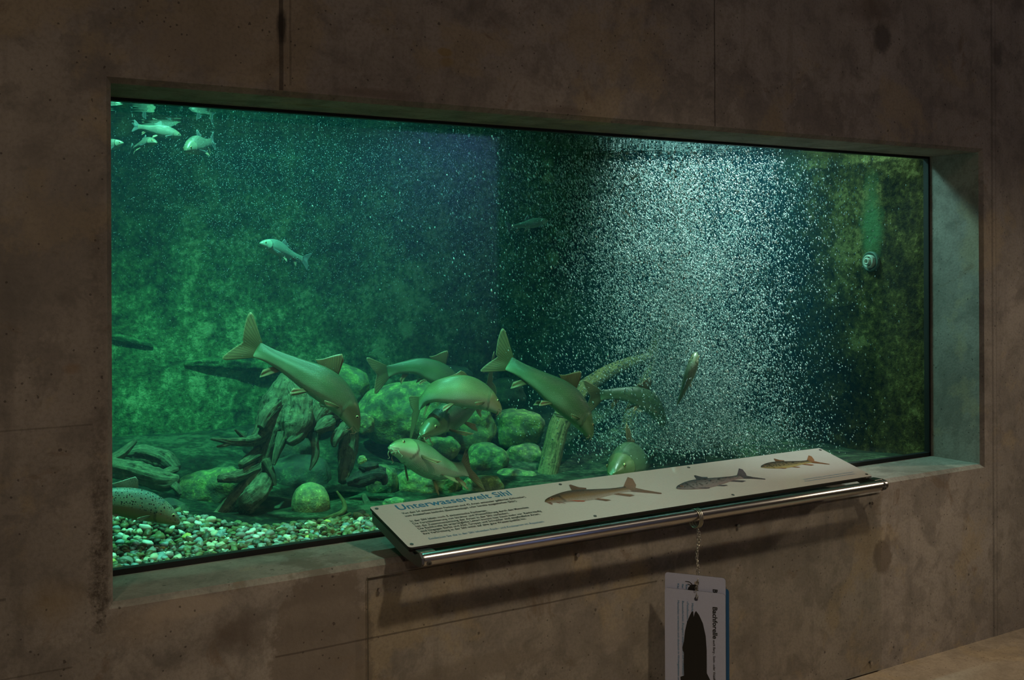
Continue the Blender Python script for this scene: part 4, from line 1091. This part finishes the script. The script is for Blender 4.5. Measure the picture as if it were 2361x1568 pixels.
# brackets, handrail
RY, RZ, RR = -0.1545 + 0.1113, 0.0285 - 0.0548, 0.0185
def side(xc):
    t = .004; x = xc - SX0
    pr = [(.2485, .053), (-.010, -.020), (RY - .004, RZ + .020), (RY - .019, RZ + .008), (RY - .020, RZ - .008), (RY - .008, RZ - .019), (RY + .012, RZ - .018), (0.05, -.034), (.2485, .024)]
    n = len(pr); v = [(x - t, y, z) for y, z in pr] + [(x + t, y, z) for y, z in pr]
    f = [tuple(range(n)), tuple(range(2 * n - 1, n - 1, -1))] + [(i, i + n, (i + 1) % n + n, (i + 1) % n) for i in range(n)]
    return mesh('side_bracket', v, f, M_STEELD, sign, smooth=False)


side(SX0 + .010); side(SX1 - .008)
vv, ff, _ = tube_data([Vector((a, RY, RZ)) for a in (.012, .018, .6, 1.2, UL + .008, UL + .014)], [RR - .002, RR, RR, RR, RR, RR - .002], 36)
rail = mesh('handrail', vv, ff, M_STEEL, sign)
for u in (.018, UL - .030):
    box('tab', u, u + .045, -.035, .008, -.013, -.008, M_STEEL, sign)
for u in (.030, UL - .008):
    vv, ff, _ = tube_data([Vector((u, RY - RR * .80, RZ - .007)), Vector((u, RY - RR * 1.06, RZ - .009))], [.008, .0075], 16)
    mesh('end_screw', vv, ff, M_STEELD, rail, smooth=False)
    vv, ff, _ = tube_data([Vector((u, RY - RR * 1.02, RZ - .0085)), Vector((u, RY - RR * 1.10, RZ - .0095))], [.004, .004], 6)
    mesh('end_screw', vv, ff, M_BLACK, rail, smooth=False)

# ------------------------------------------------------------------ chain and cards
RAILY, RAILZ = RY + SO.y, RZ + SO.z
cp = at(1606, 1188, RAILY); CX = cp.x
chain = empty('key_chain', (CX, RAILY, RAILZ), 'thin steel chain looped over the handrail holding the cards', 'chain')
M_CHAIN = plain('nickel_chain', (0.50, 0.47, 0.40), 0.3, 1.0)
def torus_data(c, ax1, ax2, R1, R2, r, n=20, m=7):
    ax3 = ax1.cross(ax2); v, f = [], []
    for i in range(n):
        a = 2 * PI * i / n; o = ax1 * (R1 * math.cos(a)) + ax2 * (R2 * math.sin(a)); d = (ax1 * (math.cos(a) * R2) + ax2 * (math.sin(a) * R1)).normalized()
        for j in range(m):
            b = 2 * PI * j / m; v.append(c + o + d * (r * math.cos(b)) + ax3 * (r * math.sin(b)))
    for i in range(n):
        for j in range(m):
            f.append((i * m + j, ((i + 1) % n) * m + j, ((i + 1) % n) * m + (j + 1) % m, i * m + (j + 1) % m))
    return v, f
EX, EY, EZ = Vector((1, 0, 0)), Vector((0, 1, 0)), Vector((0, 0, 1))
for k, dx in enumerate((-.010, -.001, .008)):
    a1 = Vector((.12 * (k - 1), 1, 0)).normalized(); 
    v, f = torus_data(Vector((dx, 0, -.010)), a1, EZ, .0245, .0300, .0021, 30); mesh('ring', v, f, M_CHAIN, chain)
tgt = at(1605, 1381, -.185)                                     # card hole
top = Vector((CX, RAILY - .006, RAILZ - .044))
link_rows = []
for strand, (off, n_) in enumerate(((0.0, 26), (0.007, 22))):
    end = tgt + Vector((off * .4, -.004, .030 if strand else .004)); st = top + Vector((off * .3, 0, 0))
    axis = (end - st).normalized(); step = (end - st).length / n_
    for i in range(n_):
        c = st.lerp(end, (i + .5) / n_) + EX * (off * math.sin(i * .5)) - Vector((CX, RAILY, RAILZ))
        tw = i * PI / 2 + i * .15 + strand; s = (EX * math.cos(tw) + EY * math.sin(tw)); s = (s - axis * s.dot(axis)).normalized()
        v, f = torus_data(c, s, axis, .0036, step * .68, .0011, 12, 5); mesh('chain_link', v, f, M_CHAIN, chain)

KR = Vector((.569, -.822, 0)); KN = Vector((-.822, -.569, 0))      # card: right and facing directions
CWD, CHT = .197, .50
def card(label, right, up_, back, mat, hole=True, name='species_card'):
    o = tgt + KR * right + EZ * up_ - KN * back
    root = empty(name, o, label, 'card', 'cards hanging on the chain')
    def K(a, b, h): return KR * a + EZ * b + KN * h
    hw = CWD / 2; oc = [(a - .0, b) for a, b in rounded(-hw - .004, hw - .004, -CHT + .024, .026, .010)]
    n = len(oc); hol = [(.0085 * math.cos(t), .0085 * math.sin(t)) for t in np.linspace(0, 2 * PI, n + 1)[:-1]]
    # outline is ordered from lower right; start hole at the same bearing
    hol = [(.0062 * math.cos(math.atan2(b + .22, a)) if False else .0062 * math.cos(t), .0062 * math.sin(t)) for (a, b), t in zip(oc, np.linspace(-PI / 3, -PI / 3 + 2 * PI, n + 1)[:-1])]
    v = [K(a, b, .0012) for a, b in oc] + [K(a, b, .0012) for a, b in hol] + [K(a, b, -.0012) for a, b in oc] + [K(a, b, -.0012) for a, b in hol]
    f, mi = [], []
    for i in range(n):
        j = (i + 1) % n
        f += [(i, j, n + j, n + i), (2 * n + j, 2 * n + i, 3 * n + i, 3 * n + j), (i, 2 * n + i, 2 * n + j, j), (n + i, n + j, 3 * n + j, 3 * n + i)]; mi += [0, 0, 1, 1]
    return mesh('card_face', v, f, [mat, M_EDGE], root, smooth=False, midx=mi), K  # dark sides draw the card's thickness and the shadow line around it


c1, K1 = card('front white card titled Bachforelle with a black trout silhouette', 0, 0, 0, M_CARD)
c2, K2 = card('second white card sticking out above the Bachforelle card', -.001, .048, .008, M_CARD)
c3, K3 = card('blue card at the back of the hanging stack, right edge showing', .008, .012, .016, M_BLUEC)
def ctext(root, K, name, body, col, start, size, mat, width, bold=0.0):
    """text running downwards on a card: letters' tops point right"""
    fn = lambda x, y: K(col + y, start - x, .0018)
    return text(name, body, 0, 0, size, mat, root, M3=fn, width=width, bold=bold)


ctext(c1, K1, 'title_text', 'Bachforelle', .054, -.018, .021, M_BLACK, .101, .0005)
ctext(c1, K1, 'subtitle_text', 'auch Berg-, Stein- oder Waldforelle', .0545, -.124, .0105, M_BLACK, .150, .0001)
for (col, s) in ((-.0145, 'Merkmale: schwarze und rote Punkte mit heller Umrandung'), (-.030, '«Fettflosse» zwischen Rücken- und Schwanzflosse'), (-.0455, 'Besonderheit: Reagiert empfindlich auf Gewässerverschmutzung'), (-.0605, 'Menschen verwenden sich dadurch in Wohngebieten und Gewässern')):
    ctext(c1, K1, 'fact_text', s, col, -.010 - .004 * (col > -.03), .0095, M_LBLUE, .0052 * len(s))
ctext(c2, K2, 'title_text', 'Bachflohkrebs', .054, -.012, .021, M_BLACK, .120, .0005)
for col, s in ((-.034, 'Bachflohkrebse leben'), (-.047, 'Ihr Körper ist seitlich'), (-.062, 'Kleine Krebse im Bach')):
    ctext(c2, K2, 'fact_text', s, col, -.006, .0095, M_LBLUE, .11)
# trout silhouette pointing up
def flat(root, K, name, pts, h=.0016, mat=M_BLACK):
    v = [K(a, b, h) for a, b in pts] + [K(a, b, h + .0003) for a, b in pts]; n = len(pts)
    f = [tuple(range(n)), tuple(range(2 * n - 1, n - 1, -1))] + [(i, i + n, (i + 1) % n + n, (i + 1) % n) for i in range(n)]
    return mesh(name, v, f, mat, root, smooth=False)
sil = [(-.009, -.040), (-.014, -.042), (-.020, -.054), (-.029, -.075), (-.036, -.105), (-.040, -.140), (-.045, -.160), (-.044, -.170), (-.040, -.176), (-.041, -.215), (-.040, -.25), (-.052, -.255), (-.050, -.275), (-.036, -.29), (-.032, -.36), (-.028, -.40), (-.04, -.44), (-.01, -.43), (.02, -.44), (.008, -.40), (.015, -.35), (.024, -.285),
       (.052, -.277), (.054, -.270), (.034, -.232), (.034, -.16), (.031, -.115), (.022, -.075), (.010, -.050), (.000, -.038), (-.004, -.044), (-.008, -.058)]
flat(c1, K1, 'trout_silhouette', sil)
flat(c2, K2, 'crayfish_silhouette', [(-.016, -.006), (-.004, -.004), (.002, -.010), (.010, -.030), (-.030, -.030), (-.026, -.016)])
for q in ([(-.014, -.007), (-.022, 0.001), (-.036, .002), (-.036, .0036), (-.022, .0034), (-.012, -.004)], [(-.018, -.010), (-.028, -.006), (-.028, -.0045), (-.016, -.007)]):
    flat(c2, K2, 'crayfish_silhouette', q)

# ------------------------------------------------------------------ clear panel screwed over the lower wall
AX0, AX1, AZ0, AZ1 = .691, 2.858, -.722, -.040
acr = empty('clear_panel', ((AX0 + AX1) / 2, -.012, AZ0), 'clear acrylic sheet screwed over the lower wall', 'panel')
ao = Vector(((AX0 + AX1) / 2, -.012, AZ0))
v, f = box_data(AX0, AX1, -.0095, -.0035, AZ0, AZ1)
mesh('sheet', v, f, [M_ACRYL, M_ACREDGE], acr, smooth=False, origin=ao, midx=[1, 1, 0, 0, 0, 1])
for (px, py) in ((877, 1361), (1333, 1280), (2011, 1161), (2010, 1529), (1703, 1213)):
    p = at(px, py, -.012)
    for nm, r, y0, y1, mt in (('standoff', .0045, -.0005, -.0095, M_STEELD), ('screw', .0065, -.0095, -.0125, M_STEEL)):
        vv, ff, _ = tube_data([Vector((p.x, y0, p.z)), Vector((p.x, y1, p.z))], r, 14); mesh(nm, vv, ff, mt, acr, smooth=False, origin=ao)
